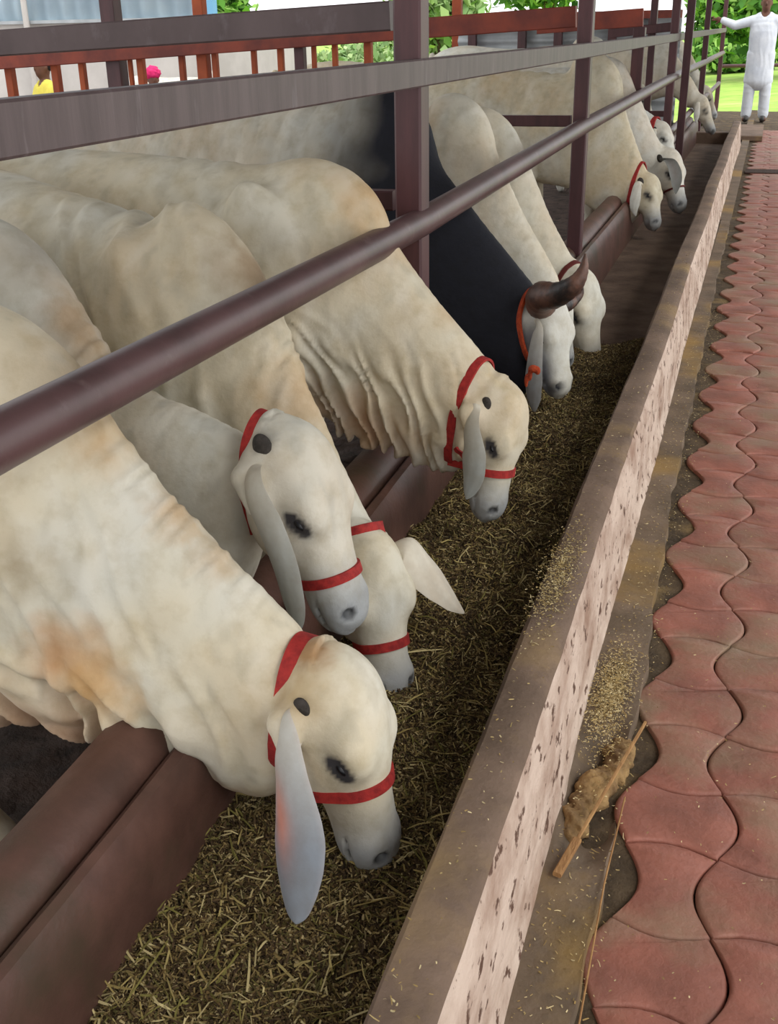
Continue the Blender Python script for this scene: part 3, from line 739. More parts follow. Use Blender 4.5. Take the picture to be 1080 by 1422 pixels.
cow('large cream cow nearest the camera, pinkish drooping ear hanging in front of its jaw', P_A, 0,
    [((-60, 430), (-150, 1000), .19), ((20, 485), (-70, 960), .165), ((110, 555), (20, 960), .135), ((190, 655), (120, 975), .115), ((268, 740), (205, 1010), .105), ((340, 812), (290, 1065), .098), ((395, 868), (355, 1095), .092)],
    hA, h=.0068, hump=hump_at((12, 446), P_A, 0, [.15, .10, .07], 20), dewlap=dewA, extra=[Caps([Head(*hA).P(.13, -.05, .05), at(395, 1005, 1, 1.30), at(400, 1050, 1, 1.27)], [.036, .029, .014], .035)], folds=foldsA, ears=ears_a, straps=halter_a, zback=1.03,
    spots=((ptA(130, 620), .07, TAN, .7), (ptA(145, 870)+[0, -.09, 0], .09, srgb(184, 128, 72), .75), (ptA(185, 915)+[0, -.09, 0], .08, srgb(200, 156, 96), .7), (ptA(80, 740)+[0, -.1, 0], .08, srgb(168, 150, 120), .5),
           (ptA(240, 715), .05, TAN, .6), (ptA(300, 770), .05, TAN, .45), (ptA(100, 1000), .16, PINKT, .75), (ptA(-20, 1000), .18, PINKT, .6), (ptA(215, 1040), .11, PINKT, .7), (ptA(330, 1080), .09, PINKT, .5), (at(430, 905, 1, 1.38), .045, srgb(156, 110, 60), .8), (at(415, 960, 1, 1.33), .05, srgb(170, 140, 90), .5)))
# ---- second animal
P_B = (-.72, 1.74); hB = (at(394, 612, 1, 1.74), at(479, 844, 1, 1.71), (1, -.10, .35), None, 1.15)
def ears_b(Hd, body, f):
    r = Hd.P(.08, -.045, .055)
    pts = [at(344, 655, 1, 1.67), at(343, 690, 1, 1.61), at(366, 738, 1, 1.575), at(388, 790, 1, 1.555), at(404, 842, 1, 1.54), at(414, 878, 1, 1.54)]
    leaf_ear('ear', pts, .135, (np.array([.5, .6, .2]), np.array([.4, .8, .1])), .7, body, srgb(168, 172, 170), srgb(150, 130, 118), prof=[(0, .6), (.15, .85), (.40, .92), (.62, .76), (.8, .54), (.92, .30), (.98, .12), (1, .03)])
    r = Hd.P(.15, -.01, -.085); leaf_ear('ear', [r, r+[-.03, .03, -.01], r+[-.05, .045, -.08], r+[-.06, .045, -.15], r+[-.07, .03, -.21]], .10, (0, -1, .1), .9, body, EAR_OUT, EAR_IN)
def halter_b(Hd, body, f):
    strap_loop('neck_strap', f, Hd.P(-.06, -.05, 0), Hd.d*.55+Hd.u*.9, .026, M_red, body, .006, .2)
    strap_loop('nose_band', f, Hd.P(.79, 0, 0), Hd.d-Hd.u*.05, .020, M_red, body, .006, .12)
    strap_path('cheek_strap', f, [Hd.P(t, -.05, 0) for t in (.0, .2, .4, .6, .72)], [Hd.n-Hd.u*1.0, Hd.n-Hd.u*1.3, Hd.n-Hd.u*1.4, Hd.n-Hd.u*1.0, Hd.n-Hd.u*.5], .010, M_darkstrap, body, .004, .18)
ptB = lambda x, y: plane_pt((x, y), P_B, 8)
cow('white cow with a big dark horn spot, its muzzle just behind the nearest head', P_B, 8,
    [((-20, 330), (-100, 800), .17), ((60, 385), (-10, 800), .155), ((140, 492), (70, 800), .12), ((205, 545), (150, 815), .10), ((262, 568), (225, 825), .095), ((318, 596), (300, 840), .09)],
    hB, h=.0085, hump=hump_at((18, 328), P_B, 8, [.14, .09, .065], 35), ears=ears_b, straps=halter_b, buds=.025, budpos=(-.02, .0), extra=[Caps([Head(*hB).P(.10, -.05, .05), at(343, 664, 1, 1.655), at(352, 705, 1, 1.63)], [.036, .030, .015], .035)], zback=1.05,
    folds=[fold(ptB(150, 510), (1, 0, -.8), (.15, .06, .2), .04, .003, 1, (1, 0, 1))], base=np.array(srgb(206, 202, 188)),
    spots=((ptB(115, 440), .10, srgb(176, 140, 96), .65), (ptB(40, 360), .09, srgb(150, 136, 118), .5), (ptB(170, 510), .08, TAN, .5), (at(365, 610, 1, 1.68), .028, DARKM, .5)))
# ---- third animal, head turned to the camera
P_C = (-.65, 2.02); hC = (at(506, 760, 1, 2.0), at(541, 948, 1, 1.92), (.62, -.62, .40), None, 1.25)
def ears_c(Hd, body, f):
    pts = [Hd.P(.06, -.01, -.055), at(566, 757, 1, 2.04), at(592, 785, 1, 2.05), at(618, 815, 1, 2.06), at(645, 852, 1, 2.08)]
    leaf_ear('ear', pts, .135, (np.array([-.2, .25, -.9]), np.array([-.45, .1, -.8])), 1.0, body, srgb(208, 200, 184), srgb(164, 104, 84), prof=[(0, .6), (.2, .85), (.45, 1), (.7, .85), (.86, .58), (.96, .22), (1, .03)])
    r = Hd.P(.13, -.02, .085); leaf_ear('ear', [r, r-Hd.u*.04, r+[-.07, -.0, -.07], r+[-.08, 0, -.15], r+[-.08, .0, -.2]], .09, (0, -1, .1), .9, body, EAR_OUT, EAR_IN)
def halter_c(Hd, body, f):
    strap_loop('neck_strap', f, Hd.P(-.10, -.03, 0), Hd.d*1+Hd.u*.15, .030, M_red, body, .006, .2)
    strap_loop('nose_band', f, Hd.P(.70, 0, 0), Hd.d-Hd.u*.05, .021, M_red, body, .006, .12)
ptC = lambda x, y: plane_pt((x, y), P_C, 15)
cow('cow third from the camera, broad forehead turned to us and one ear spread right', P_C, 15,
    [((218, 306), (190, 760), .20), ((288, 328), (265, 740), .165), ((352, 400), (300, 720), .125), ((402, 508), (325, 760), .10), ((440, 592), (365, 800), .09), ((478, 680), (420, 830), .088), ((505, 735), (470, 830), .08)],
    hC, h=.010, hump=hump_at((303, 314), P_C, 15, [.125, .08, .06], 40), ears=ears_c, straps=halter_c, zback=1.22, extra=[Ell(ptC(240, 450)+[.0, -.10, 0], [.08, .06, .20], ([1, .2, .25], [-.2, 1, 0], [-.25, 0, 1]), .10)],
    folds=[fold(ptC(150, 360)+[0, -.15, 0], (1, .2, .25), (.35, .25, .2), .085, .006, .3, (0, 0, 1)), fold(ptC(330, 560), (1, 0, -.2), (.22, .3, .3), .085, .005, .5, (0, 0, 1)), fold(ptC(390, 470), (1, 0, -1), (.15, .07, .2), .03, .003, 1, (1, 0, 1))],
    spots=((ptC(345, 375), .09, srgb(150, 122, 90), .7), (ptC(300, 330), .09, srgb(176, 160, 134), .5), (ptC(380, 540), .09, TAN, .55), (ptC(420, 560), .10, TAN, .5), (ptC(450, 640), .09, srgb(196, 176, 136), .5), (at(500, 740, 1, 1.9), .05, srgb(176, 156, 116), .5)), buds=.014)
# ---- fourth animal
P_D = (-.65, 2.62); hD = (at(698, 550, 1, 2.61), at(680, 703, 1, 2.56), (1, -.20, .15), None, 1.18)
def ears_d(Hd, body, f):
    pts = [at(653, 562, 1, 2.53), at(648, 590, 1, 2.485), at(653, 630, 1, 2.45), at(654, 665, 1, 2.45), at(647, 694, 1, 2.46)]
    leaf_ear('ear', pts, .092, (np.array([.5, .6, .2]), np.array([.3, .8, .1])), .7, body, srgb(180, 184, 180), srgb(160, 140, 124), prof=[(0, .7), (.25, .9), (.5, 1.0), (.7, .8), (.9, .42), (.97, .18), (1, .03)])
    r = Hd.P(.15, -.01, -.085); leaf_ear('ear', [r, r+[-.03, .03, -.01], r+[-.05, .045, -.08], r+[-.06, .045, -.15], r+[-.07, .03, -.21]], .08, (0, -1, .1), .9, body, EAR_OUT, EAR_IN)
def halter_d(Hd, body, f):
    strap_loop('neck_strap', f, Hd.P(-.06, -.09, 0), Hd.d*.22+Hd.u*.95, .024, M_red, body, .006, .22)
    strap_loop('nose_band', f, Hd.P(.66, 0, 0), Hd.d-Hd.u*.02, .021, M_red, body, .006, .12)
    strap_path('cheek_strap', f, [Hd.P(t, -.03, 0) for t in (.48, .54, .60, .65)], [Hd.n-Hd.u*.8, Hd.n-Hd.u*.6, Hd.n-Hd.u*.4, Hd.n-Hd.u*.2], .018, M_red, body, .005, .2)
ptD = lambda x, y: plane_pt((x, y), P_D, 3)
dewD = [Loft([(ptD(330, 520), UP, lat0, .10, .06, .05), (ptD(420, 520), UP, lat0, .10, .07, .05), (ptD(480, 550), UP, lat0, .12, .11, .042), (ptD(540, 570), UP, lat0, .11, .11, .038), (ptD(590, 605), UP, lat0, .09, .09, .034), (ptD(625, 630), UP, lat0, .05, .05, .03)], .05, 4)]
cow('big cream cow with deeply folded dewlap, fourth from the camera, beside the nearest post', P_D, 3,
    [((400, 236), (330, 560), .20), ((470, 242), (395, 555), .175), ((525, 315), (440, 560), .13), ((560, 365), (490, 575), .11), ((602, 418), (530, 590), .10), ((642, 465), (580, 610), .092), ((676, 508), (622, 640), .085)],
    hD, h=.0095, hump=hump_at((465, 240), P_D, 3, [.15, .09, .065], 22), dewlap=dewD, ears=ears_d, straps=halter_d, fore=-.06, zback=1.155, buds=.020, budpos=(.05, -.005), extra=[Ell(ptD(400, 350)+[.0, -.15, 0], [.09, .05, .20], ([1, 0, .2], [0, 1, 0], [-.2, 0, 1]), .06), Caps([Head(*hD).P(.10, -.05, .05), at(650, 575, 1, 2.515), at(651, 600, 1, 2.50)], [.034, .027, .012], .03)],
    folds=[fold(ptD(515, 580), (1, 0, .12), (.27, .19, .3), .046, .014, 1.0, (0, 0, 1)), fold(ptD(440, 480), (1, 0, .5), (.12, .14, .3), .04, .008, 1.0, (0, 0, 1))],
    spots=((ptD(500, 290), .10, srgb(186, 146, 92), .75), (ptD(430, 250), .10, srgb(200, 186, 160), .4), (ptD(520, 580), .14, srgb(190, 150, 116), .8), (ptD(450, 520), .12, srgb(190, 152, 116), .75), (ptD(400, 470), .12, srgb(196, 156, 122), .6), (ptD(590, 600), .10, srgb(204, 176, 140), .6),
           (ptD(560, 350), .06, TAN, .4), (ptD(620, 440), .05, TAN, .35), (at(695, 520, 1, 2.55), .05, srgb(170, 150, 96), .7)), len_=1.1)
# ---------------------------------------------------------------- the cattle beyond the nearest post
def horn(name, pts, r0, body, mat=None, flat=.75):
    C = catmull(pts, 8); n = len(C); mb = MB()
    rs = [r0*(1-(i/(n-1))**1.5*.93)*(1+.03*math.sin(i*2.2)) for i in range(n)]
    mb.tube(C, rs, 18); o = mb.build(name, mat or M_horn, body, 60); return o
M_horn = material('brown_horn', srgb(122, 84, 66), srgb(70, 50, 42), 14, .45, .3, 40, third=srgb(34, 28, 26), tscale=5, tlo=.5, thi=.6, spec=.5)
P_E = (-.66, 3.80); hE = (at(756, 422, 1, 3.80), at(776, 535, 1, 3.74), (1, -.50, .25), None, 1.28)
def ears_e(Hd, body, f):
    pts = [Hd.P(.13, -.03, .06), at(746, 455, 1, 3.68), at(742, 490, 1, 3.67), at(739, 530, 1, 3.665), at(741, 572, 1, 3.665)]
    leaf_ear('ear', pts, .075, (.3, .9, .2), .8, body, srgb(150, 152, 152), srgb(120, 116, 116), prof=[(0, .4), (.2, .45), (.5, .8), (.75, 1), (.9, .8), (1, .2)])
    horn('horn', [Hd.P(.04, .00, .02), at(752, 412, 1, 3.66), at(772, 410, 1, 3.60), at(796, 396, 1, 3.57), at(809, 376, 1, 3.57), at(813, 352, 1, 3.58)], .056, body)
    horn('horn', [Hd.P(.06, .02, -.06), Hd.P(.05, .02, -.12), Hd.P(.02, .02, -.17), Hd.P(-.04, .04, -.20), Hd.P(-.12, .06, -.20)], .032, body)
def halter_e(Hd, body, f):
    strap_loop('neck_rope', f, Hd.P(-.05, -.02, 0), Hd.d*.12+Hd.u*.9+Hd.n*.25, .024, M_orange, body, .010, .24)
    s0 = at(740, 512, 1, 3.58); o, _ = solid('rope_knot', [Ell(s0, [.016, .014, .013]), Ell(s0+[.016, 0, -.006], [.010, .009, .015], None, .008), Ell(s0+[-.010, 0, -.022], [.008, .007, .022], None, .008), Ell(s0+[-.022, 0, -.045], [.007, .007, .024], None, .008)], s0-.07, s0+.05, .004, M_orange); o.parent = body
def color_e(V, c, Hd):
    t = (V-Hd.p0)@Hd.d/Hd.L; s_ = V[:, 0]; 
    k = np.clip((s_+1.62+.10*vnoise(V, 1.4, 9))/.30, 0, 1)
    onhead = (t > .04) & (s_ > -.80) & (V[:, 2] < .66); u = (V-Hd.p0)@Hd.u/Hd.k
    q0 = V-Hd.P(-.05, -.02, 0); rn = nz(Hd.d*.12+Hd.u*.9+Hd.n*.25); hd = np.clip((q0@rn+.005)/.02, 0, 1)*np.clip((t+.08)/.05, 0, 1)*(s_ > -.95)*(V[:, 2] < .72)
    c2 = lerp(c, BLACK, k)
    face = lerp(np.repeat(np.array(srgb(206, 204, 194))[None], len(V), 0), srgb(104, 106, 116), np.clip((t-.10)/.25, 0, 1)*np.clip((.03-u)/.05+.2, 0, 1)*np.clip(((V-Hd.p0)@Hd.n/Hd.k-.01)/.04, 0, 1)*.85)
    q = V-Hd.p0; rad = np.sqrt((t-1.0)**2*.19+(u-.01)**2+(np.abs(q@Hd.n/Hd.k)-.03)**2)
    face = lerp(face, BLACK, np.clip((.045-rad)/.02, 0, 1))
    return c2*(1-hd[:, None])+face*hd[:, None]
cow('black necked bull with grey white rear, brown horn and orange neck rope', P_E, 14,
    [((470, 140), (400, 560), .22), ((560, 148), (470, 560), .19), ((600, 222), (520, 540), .16), ((650, 290), (580, 540), .14), ((694, 346), (640, 545), .125), ((730, 392), (700, 560), .11)],
    hE, h=.014, hump=hump_at((550, 130), P_E, 14, [.17, .12, .09], 25), base=np.array(srgb(196, 188, 170)), colorf=color_e, ears=ears_e, straps=halter_e, buds=False, zback=1.14, len_=1.15, group='cattle beyond the nearest post')
P_F = (-.62, 4.30)
cow('white cow whose tall hump rises just behind the black bull, head hidden behind his', P_F, 10,
    [((610, 172), (580, 420), .17), ((655, 172), (600, 430), .15), ((694, 240), (630, 450), .12), ((718, 292), (670, 460), .105), ((745, 340), (705, 465), .095), ((765, 378), (730, 480), .09)],
    (at(772, 410, 1, 4.34), at(786, 500, 1, 4.34), (1, .1, .2), None, 1.05), h=.015, hump=hump_at((666, 153), P_F, 10, [.15, .13, .08], 50), straps=None, zback=1.10, base=np.array(srgb(212, 204, 184)),
    spots=((plane_pt((600, 170), P_F, 10), .12, TAN, .5),), group='cattle beyond the nearest post')
P_G = (-.60, 4.78); 
def halter_g(Hd, body, f): strap_loop('neck_strap', f, Hd.P(-.02, -.03, 0), Hd.d*.6+Hd.u*.8, .022, M_darkstrap, body, .006, .2)
cow('white cow with slim hump and dark muzzle, its face showing right of the curved horn', P_G, 8,
    [((660, 165), (640, 400), .17), ((700, 180), (670, 400), .14), ((726, 232), (700, 420), .115), ((750, 290), (730, 430), .10), ((775, 335), (750, 435), .09), ((790, 360), (765, 450), .085)],
    (at(800, 385, 1, 4.78), at(819, 507, 1, 4.72), (1, -.5, .25), None, 1.15), h=.015, hump=hump_at((700, 170), P_G, 8, [.14, .11, .07], 50), straps=halter_g, zback=1.10, base=np.array(srgb(214, 208, 190)), muzzle=np.array(srgb(90, 88, 92)), buds=.024,
    group='cattle beyond the nearest post')
P_H = (-.78, 8.0)
def red_h(Hd, body, f):
    strap_loop('neck_strap', f, Hd.P(-.04, -.05, 0), Hd.d*.5+Hd.u*.9, .028, M_red, body, .008, .22)
cow('cream cow with tall hump and small dark horns, first head beyond the second post', P_H, 6,
    [((800, 105), (740, 250), .21), ((845, 100), (790, 262), .17), ((862, 150), (815, 285), .13), ((878, 195), (838, 300), .11), ((893, 235), (862, 315), .10)],
    (at(898, 250, 1, 8.0), at(908, 310, 1, 7.9), (1, -.3, .2), None, 1.35), h=.02, hump=hump_at((846, 84), P_H, 6, [.19, .15, .09], 40), straps=red_h, zback=1.18, len_=1.35, base=np.array(srgb(204, 194, 168)), buds=.03,
    spots=((plane_pt((690, 130), P_H, 6), .16, srgb(196, 156, 96), .7), (plane_pt((840, 240), P_H, 6), .2, srgb(190, 160, 112), .5)), group='cattle beyond the second post')
P_I = (-.62, 8.7)
def ears_i(Hd, body, f):
    pts = [Hd.P(.1, -.02, .085), at(930, 225, 1, 8.48), at(938, 245, 1, 8.45), at(938, 270, 1, 8.45)]
    leaf_ear('ear', pts, .10, (.3, -.6, .2), .6, body, srgb(120, 122, 118), srgb(110, 100, 96))
    leaf_ear('ear', [Hd.P(.1, -.02, -.085), Hd.P(.2, -.06, -.12), Hd.P(.35, -.08, -.13), Hd.P(.5, -.08, -.12)], .08, (.3, .6, .2), .6, body, srgb(120, 122, 118), srgb(110, 100, 96))
cow('white cow with grey drooping ear and thin dark nose band, beyond the second post', P_I, 5,
    [((850, 95), (850, 230), .18), ((880, 140), (862, 240), .15), ((896, 172), (880, 250), .12), ((912, 198), (895, 262), .105)],
    (at(926, 215, 1, 8.72), at(943, 285, 1, 8.62), (1, -.4, .25), None, 1.2), h=.02, hump=hump_at((862, 88), P_I, 5, [.16, .13, .08], 40), ears=ears_i, zback=1.15, buds=.028,
    straps=lambda Hd, b, f: strap_loop('nose_band', f, Hd.P(.68, 0, 0), Hd.d, .014, M_darkstrap, b, .006, .13), base=np.array(srgb(212, 208, 196)), group='cattle beyond the second post')
P_J = (-.72, 11.0)
cow('white cow with a wide red neck strap, farthest head in the trough', P_J, 5,
    [((830, 120), (830, 210), .18), ((868, 135), (855, 215), .15), ((890, 150), (880, 218), .12), ((905, 160), (896, 222), .11)],
    (at(915, 175, 1, 11.0), at(934, 225, 1, 10.9), (1, -.3, .25), None, 1.15), h=.024, hump=hump_at((845, 112), P_J, 5, [.17, .12, .08], 30), zback=1.0, base=np.array(srgb(214, 214, 206)),
    straps=lambda Hd, b, f: strap_loop('neck_strap', f, Hd.P(-.06, -.04, 0), Hd.d*.5+Hd.u*.9, .06, M_red, b, .012, .24), group='cattle beyond the second post')
def far_cow(label, W, ang, size, base, head_drop=.3, reach=.55, h=.035, group='cattle in the far pens', graze=False):
    """generic standing animal: W = top of withers, ang = heading like the others"""
    a = math.radians(ang); fw = np.array([math.cos(a), -math.sin(a), 0]); W = np.array(W, float)
    z = -.26 if W[1] < 22 else -.26
    rows = []
    for (s_, t, d_, hw) in ((0, 0, .62, .20), (.20, -.02, .55, .17), (.38, -.12-head_drop*.2, .38, .12), (.55, -.20-head_drop*.6, .28, .10)):
        T = W+fw*s_*size+UP*t*size; rows.append((T, T-UP*d_*size, hw*size))
    p0 = W+fw*(.66*size)+UP*(-.26-head_drop*.9)*size; dirn = nz(fw*.45-UP*.9)
    c = W+fw*.12*size+UP*.03
    return cow(label, (W[0], W[1]), ang, rows, (p0, p0+dirn*.42*size, fw+UP*.5, None, size), h=h, hump=(c, [.16*size, .11*size, .08*size], None), base=np.array(base), size=size, zback=W[2], buds=False, eyes=False, group=group)
far_cow('pale cow standing side on in the far pen under the dark rail', (-2.0, 12.6, 1.22), 4, 1.0, srgb(200, 196, 182), .15)
far_cow('cream cow far off beyond the third post, head over the trough', (-1.45, 14.6, 1.18), 6, 1.0, srgb(196, 188, 170), .35)
far_cow('dusty grey cow at the far end with its head low beside the last posts', (-1.65, 18.4, 1.28), 2, 1.05, srgb(150, 146, 132), .5)
WB = at(285, 107, 1, 16)
far_cow('white cow at upper left whose back shows between the orange uprights', (WB[0], 16, WB[2]), 10, .8, srgb(222, 218, 208), .3)
far_cow('brown and white young animal low in the far pen behind the third post', (-1.7, 12.0, .62), 8, .62, srgb(196, 160, 128), .3)
# ---------------------------------------------------------------- people
M_skin = material('brown_skin', srgb(112, 74, 56), srgb(92, 60, 46), 8, .6)
M_hair = material('black_hair', (.012, .01, .01), rough=.6)
M_white = material('white_cotton', srgb(226, 230, 236), srgb(206, 212, 222), 5, .85, .3, 14, bdist=.02)
M_yellow = material('yellow_shirt', srgb(226, 214, 96), srgb(206, 190, 76), 6, .85)
M_pink = material('pink_cloth', srgb(226, 52, 120), srgb(204, 36, 100), 9, .85)
M_grey_cl = material('grey_trousers', srgb(96, 96, 104), rough=.85)
M_shoe = material('dark_shoe', (.03, .026, .024), rough=.5)
def person(label, loc, yaw, hands, shirt, trouser, sit=False, group=None, h=.014, headgear=None, long_shirt=True):
    """local frame: x to the person's left, -y forward, z up; hands = [(elbow, wrist, finger direction)] for left, right"""
    root = empty('person', loc); cy, sy = math.cos(yaw), math.sin(yaw); R3 = np.array([[cy, -sy, 0], [sy, cy, 0], [0, 0, 1]]); L0 = np.array(loc, float)
    T = lambda p: R3@np.array(p, float)+L0
    D = lambda d: R3@np.array(d, float)
    fr = (D((1, 0, 0)), D((0, 1, 0)), D((0, 0, 1)))
    dz = -.42 if sit else 0.0
    sh = 1.44+dz; hip = .92+dz
    head = [Ell(T((0, -.01, sh+.21)), [.072, .090, .115], fr), Ell(T((0, -.035, sh+.135)), [.052, .055, .055], fr, .03), Ell(T((0, -.105, sh+.185)), [.014, .022, .024], fr, .012),
            Ell(T((.074, 0, sh+.19)), [.012, .022, .032], fr, .01), Ell(T((-.074, 0, sh+.19)), [.012, .022, .032], fr, .01), Caps([T((0, .01, sh-.04)), T((0, 0, sh+.12))], [.055, .052], .03),
            Ell(T((0, -.088, sh+.135)), [.026, .010, .008], fr, .006), Ell(T((.03, -.088, sh+.215)), [.014, .010, .010], fr, .008), Ell(T((-.03, -.088, sh+.215)), [.014, .010, .010], fr, .008)]
    tor = Loft([(T((0, 0, hip-.04)), fr[2]*0+fr[1], fr[0], .09, .11, .15), (T((0, 0, hip+.15)), fr[1], fr[0], .09, .11, .145), (T((0, 0, sh-.18)), fr[1], fr[0], .10, .12, .175), (T((0, 0, sh-.03)), fr[1], fr[0], .075, .08, .155), (T((0, 0, sh+.03)), fr[1], fr[0], .05, .05, .07)], .04, 3)
    pr = [tor]+head
    legs = []; arms = []
    if sit: legpts = lambda s_: [T((.10*s_, 0, hip)), T((.13*s_, -.42, hip-.02)), T((.12*s_, -.44, hip-.40)), T((.12*s_, -.44, hip-.44))]
    else: legpts = lambda s_: [T((.09*s_, 0, hip)), T((.115*s_, -.02, .50)), T((.125*s_, .01, .10)), T((.125*s_, 0, .06))]
    for s_ in (1, -1):
        lp = legpts(s_); legs.append(lp); pr.append(Caps(lp, [.088, .06, .04, .04], .03))
        pr.append(Caps([lp[-1]-[0, 0, .015], lp[-1]+D((.02*s_, -.17, -.025))], [.042, .032], .02))
    for s_, (el, wr, fd) in zip((1, -1), hands):
        S = T((.175*s_, 0, sh-.04)); E_ = T(el); W_ = T(wr); arms.append((S, E_, W_))
        pr.append(Caps([S, E_, W_], [.052, .040, .027], .03))
        f = nz(D(fd)); side = nz(np.cross(f, D((0, 1, 0)))); 
        pr.append(Ell(W_+f*.05, [.050, .036, .016], (f, side, np.cross(f, side)), .015))
        for q in range(4):
            b = W_+f*.085+side*(q-1.5)*.018; ln = (.060, .072, .068, .052)[q]; dn = np.cross(f, side)*.012
            pr.append(Caps([b, b+f*ln*.5+dn*.3, b+f*ln+dn], [.009, .0085, .007], .004))
        pr.append(Caps([W_+f*.03+side*.03, W_+f*.06+side*.055, W_+f*.09+side*.06], [.011, .010, .008], .006))
    pts = np.array([T((0, 0, sh+.35)), T((.3, .3, -.02)), T((-.3, -.5, -.02))]+[p for a in arms for p in a]+[p for l in legs for p in l])
    lo = pts.min(0)-.2; hi = pts.max(0)+.2; lo[2] = L0[2]-.03
    b, _ = solid('body', pr, lo, hi, h, M_skin); adopt(b, root)
    hem = hip-.34 if (long_shirt and not sit) else hip-.06
    shp = [Loft([(T((0, 0, hem)), fr[1], fr[0], .15, .155, .215), (T((0, 0, hip)), fr[1], fr[0], .125, .14, .19), (T((0, 0, sh-.2)), fr[1], fr[0], .122, .14, .20), (T((0, 0, sh-.02)), fr[1], fr[0], .09, .095, .175), (T((0, 0, sh+.03)), fr[1], fr[0], .06, .06, .075)], .04, 3)]
    for (S, E_, W_) in arms: shp.append(Caps([S, E_, E_+(W_-E_)*.86], [.072, .062, .050], .04))
    shp.append(Caps([T((0, -.02, sh+.03)), T((0, -.02, sh+.30))], [.062, .058], .02)); shp[-1].sub = True
    fl = [fold(T((0, 0, hip)), fr[0], (.3, .5, .3), .10, .003, .2, (0, 0, 1))]
    o, _ = solid('shirt', shp, lo, hi, h, shirt, folds=fl); adopt(o, root)
    tp = [Caps([lp[0]+[0, 0, .02], lp[1], lp[2]+[0, 0, .0]], [.115, .086, .078], .04) for lp in legs]
    o, _ = solid('trousers', tp, lo, hi, h, trouser, folds=[fold(T((0, 0, .4)), (0, 0, 1), (.4, .3, .3), .13, .002, .2, (1, 0, 0))]); adopt(o, root)
    for lp in legs:
        o, _ = solid('shoe', [Caps([lp[-1]-[0, 0, .02], lp[-1]+D((0, -.17, -.025))], [.05, .042])], lp[-1]-.25, lp[-1]+.25, h*.8, M_shoe); adopt(o, root)
    if headgear:
        hp = [Ell(T((0, .0, sh+.275)), [.115, .125, .085], fr), Ell(T((0, .03, sh+.31)), [.085, .095, .07], fr, .03)]
        fl = [fold(T((0, 0, sh+.28)), (.3, .2, 1), (.3, .3, .3), .035, .008, .2, (1, 0, 0))]
        o, _ = solid('turban', hp, T((0, 0, sh+.28))-.22, T((0, 0, sh+.28))+.22, h*.8, headgear, folds=fl); adopt(o, root)
    else:
        hp = [Ell(T((0, .012, sh+.235)), [.080, .096, .105], fr), Ell(T((0, -.09, sh+.165)), [.085, .075, .10], fr, .02, True)]
        o, _ = solid('hair', hp, T((0, 0, sh+.24))-.2, T((0, 0, sh+.24))+.2, h*.6, M_hair); adopt(o, root)
    tag(root, label, 'person', group); return root
ML = at(1046, 168, 2, .0)
man = person('man in white shirt and trousers with arms spread at the far end of the walkway', ML, 0.0,
       [((.44, .02, 1.36), (.68, .0, 1.40), (1, 0, .05)), ((-.42, .0, 1.34), (-.62, -.02, 1.42), (-1, 0, .15))], M_white, M_white); man.scale = (1.04, 1.04, 1.05)
YL = at(58, 79, 1, 11.0)
person('person with black hair in a yellow shirt beyond the orange uprights', (YL[0], 11.0, YL[2]-1.74), -.6, [((.22, -.08, 1.18), (.12, -.30, 1.12), (-.3, -1, 0)), ((-.22, -.08, 1.18), (-.12, -.30, 1.12), (.3, -1, 0))], M_yellow, M_grey_cl, h=.025, long_shirt=False)
KL = at(211, 94, 1, 14.5)
person('seated person in a bright pink turban in front of the pale building', (KL[0], 14.5, KL[2]-1.37), .6, [((.22, -.08, .78), (.12, -.30, .66), (-.3, -1, 0)), ((-.22, -.08, .78), (-.12, -.30, .66), (.3, -1, 0))], M_pink, M_white, sit=True, h=.025, headgear=M_pink)
# ---------------------------------------------------------------- shed roof, far buildings, trees
def corrugated(name, a, b, z0, z1, mat, pitch=.09, amp=.018, horizontal=False, kind='structure'):
    a = np.array([*a, 0.0]); b = np.array([*b, 0.0]); L = np.linalg.norm(b-a); d = (b-a)/L; nn = np.array([d[1], -d[0], 0])
    if horizontal:
        m = int((z1-z0)/pitch*8); zs = np.linspace(z0, z1, m); V = []; 
        for z in zs:
            off = amp*math.sin(2*math.pi*(z-z0)/pitch)
            V += [a+nn*off+UP*z, b+nn*off+UP*z]
        F = [(2*i, 2*i+1, 2*i+3, 2*i+2) for i in range(m-1)]
    else:
        m = int(L/pitch*6); V = []
        for i in range(m+1):
            p = a+d*L*i/m+nn*amp*math.sin(2*math.pi*i/6); V += [p+UP*z0, p+UP*z1]
        F = [(2*i, 2*i+2, 2*i+3, 2*i+1) for i in range(m)]
    o = mesh_np(name, V, F, mat); 
    so = o.modifiers.new('t', 'SOLIDIFY'); so.thickness = .004
    if kind: o['kind'] = kind
    return o
mb = MB(); mb.box((-3.9, -4.0, 3.25), (1.9, 17.0, 3.30)); tag(mb.build('ceiling', M_roof), kind='structure')
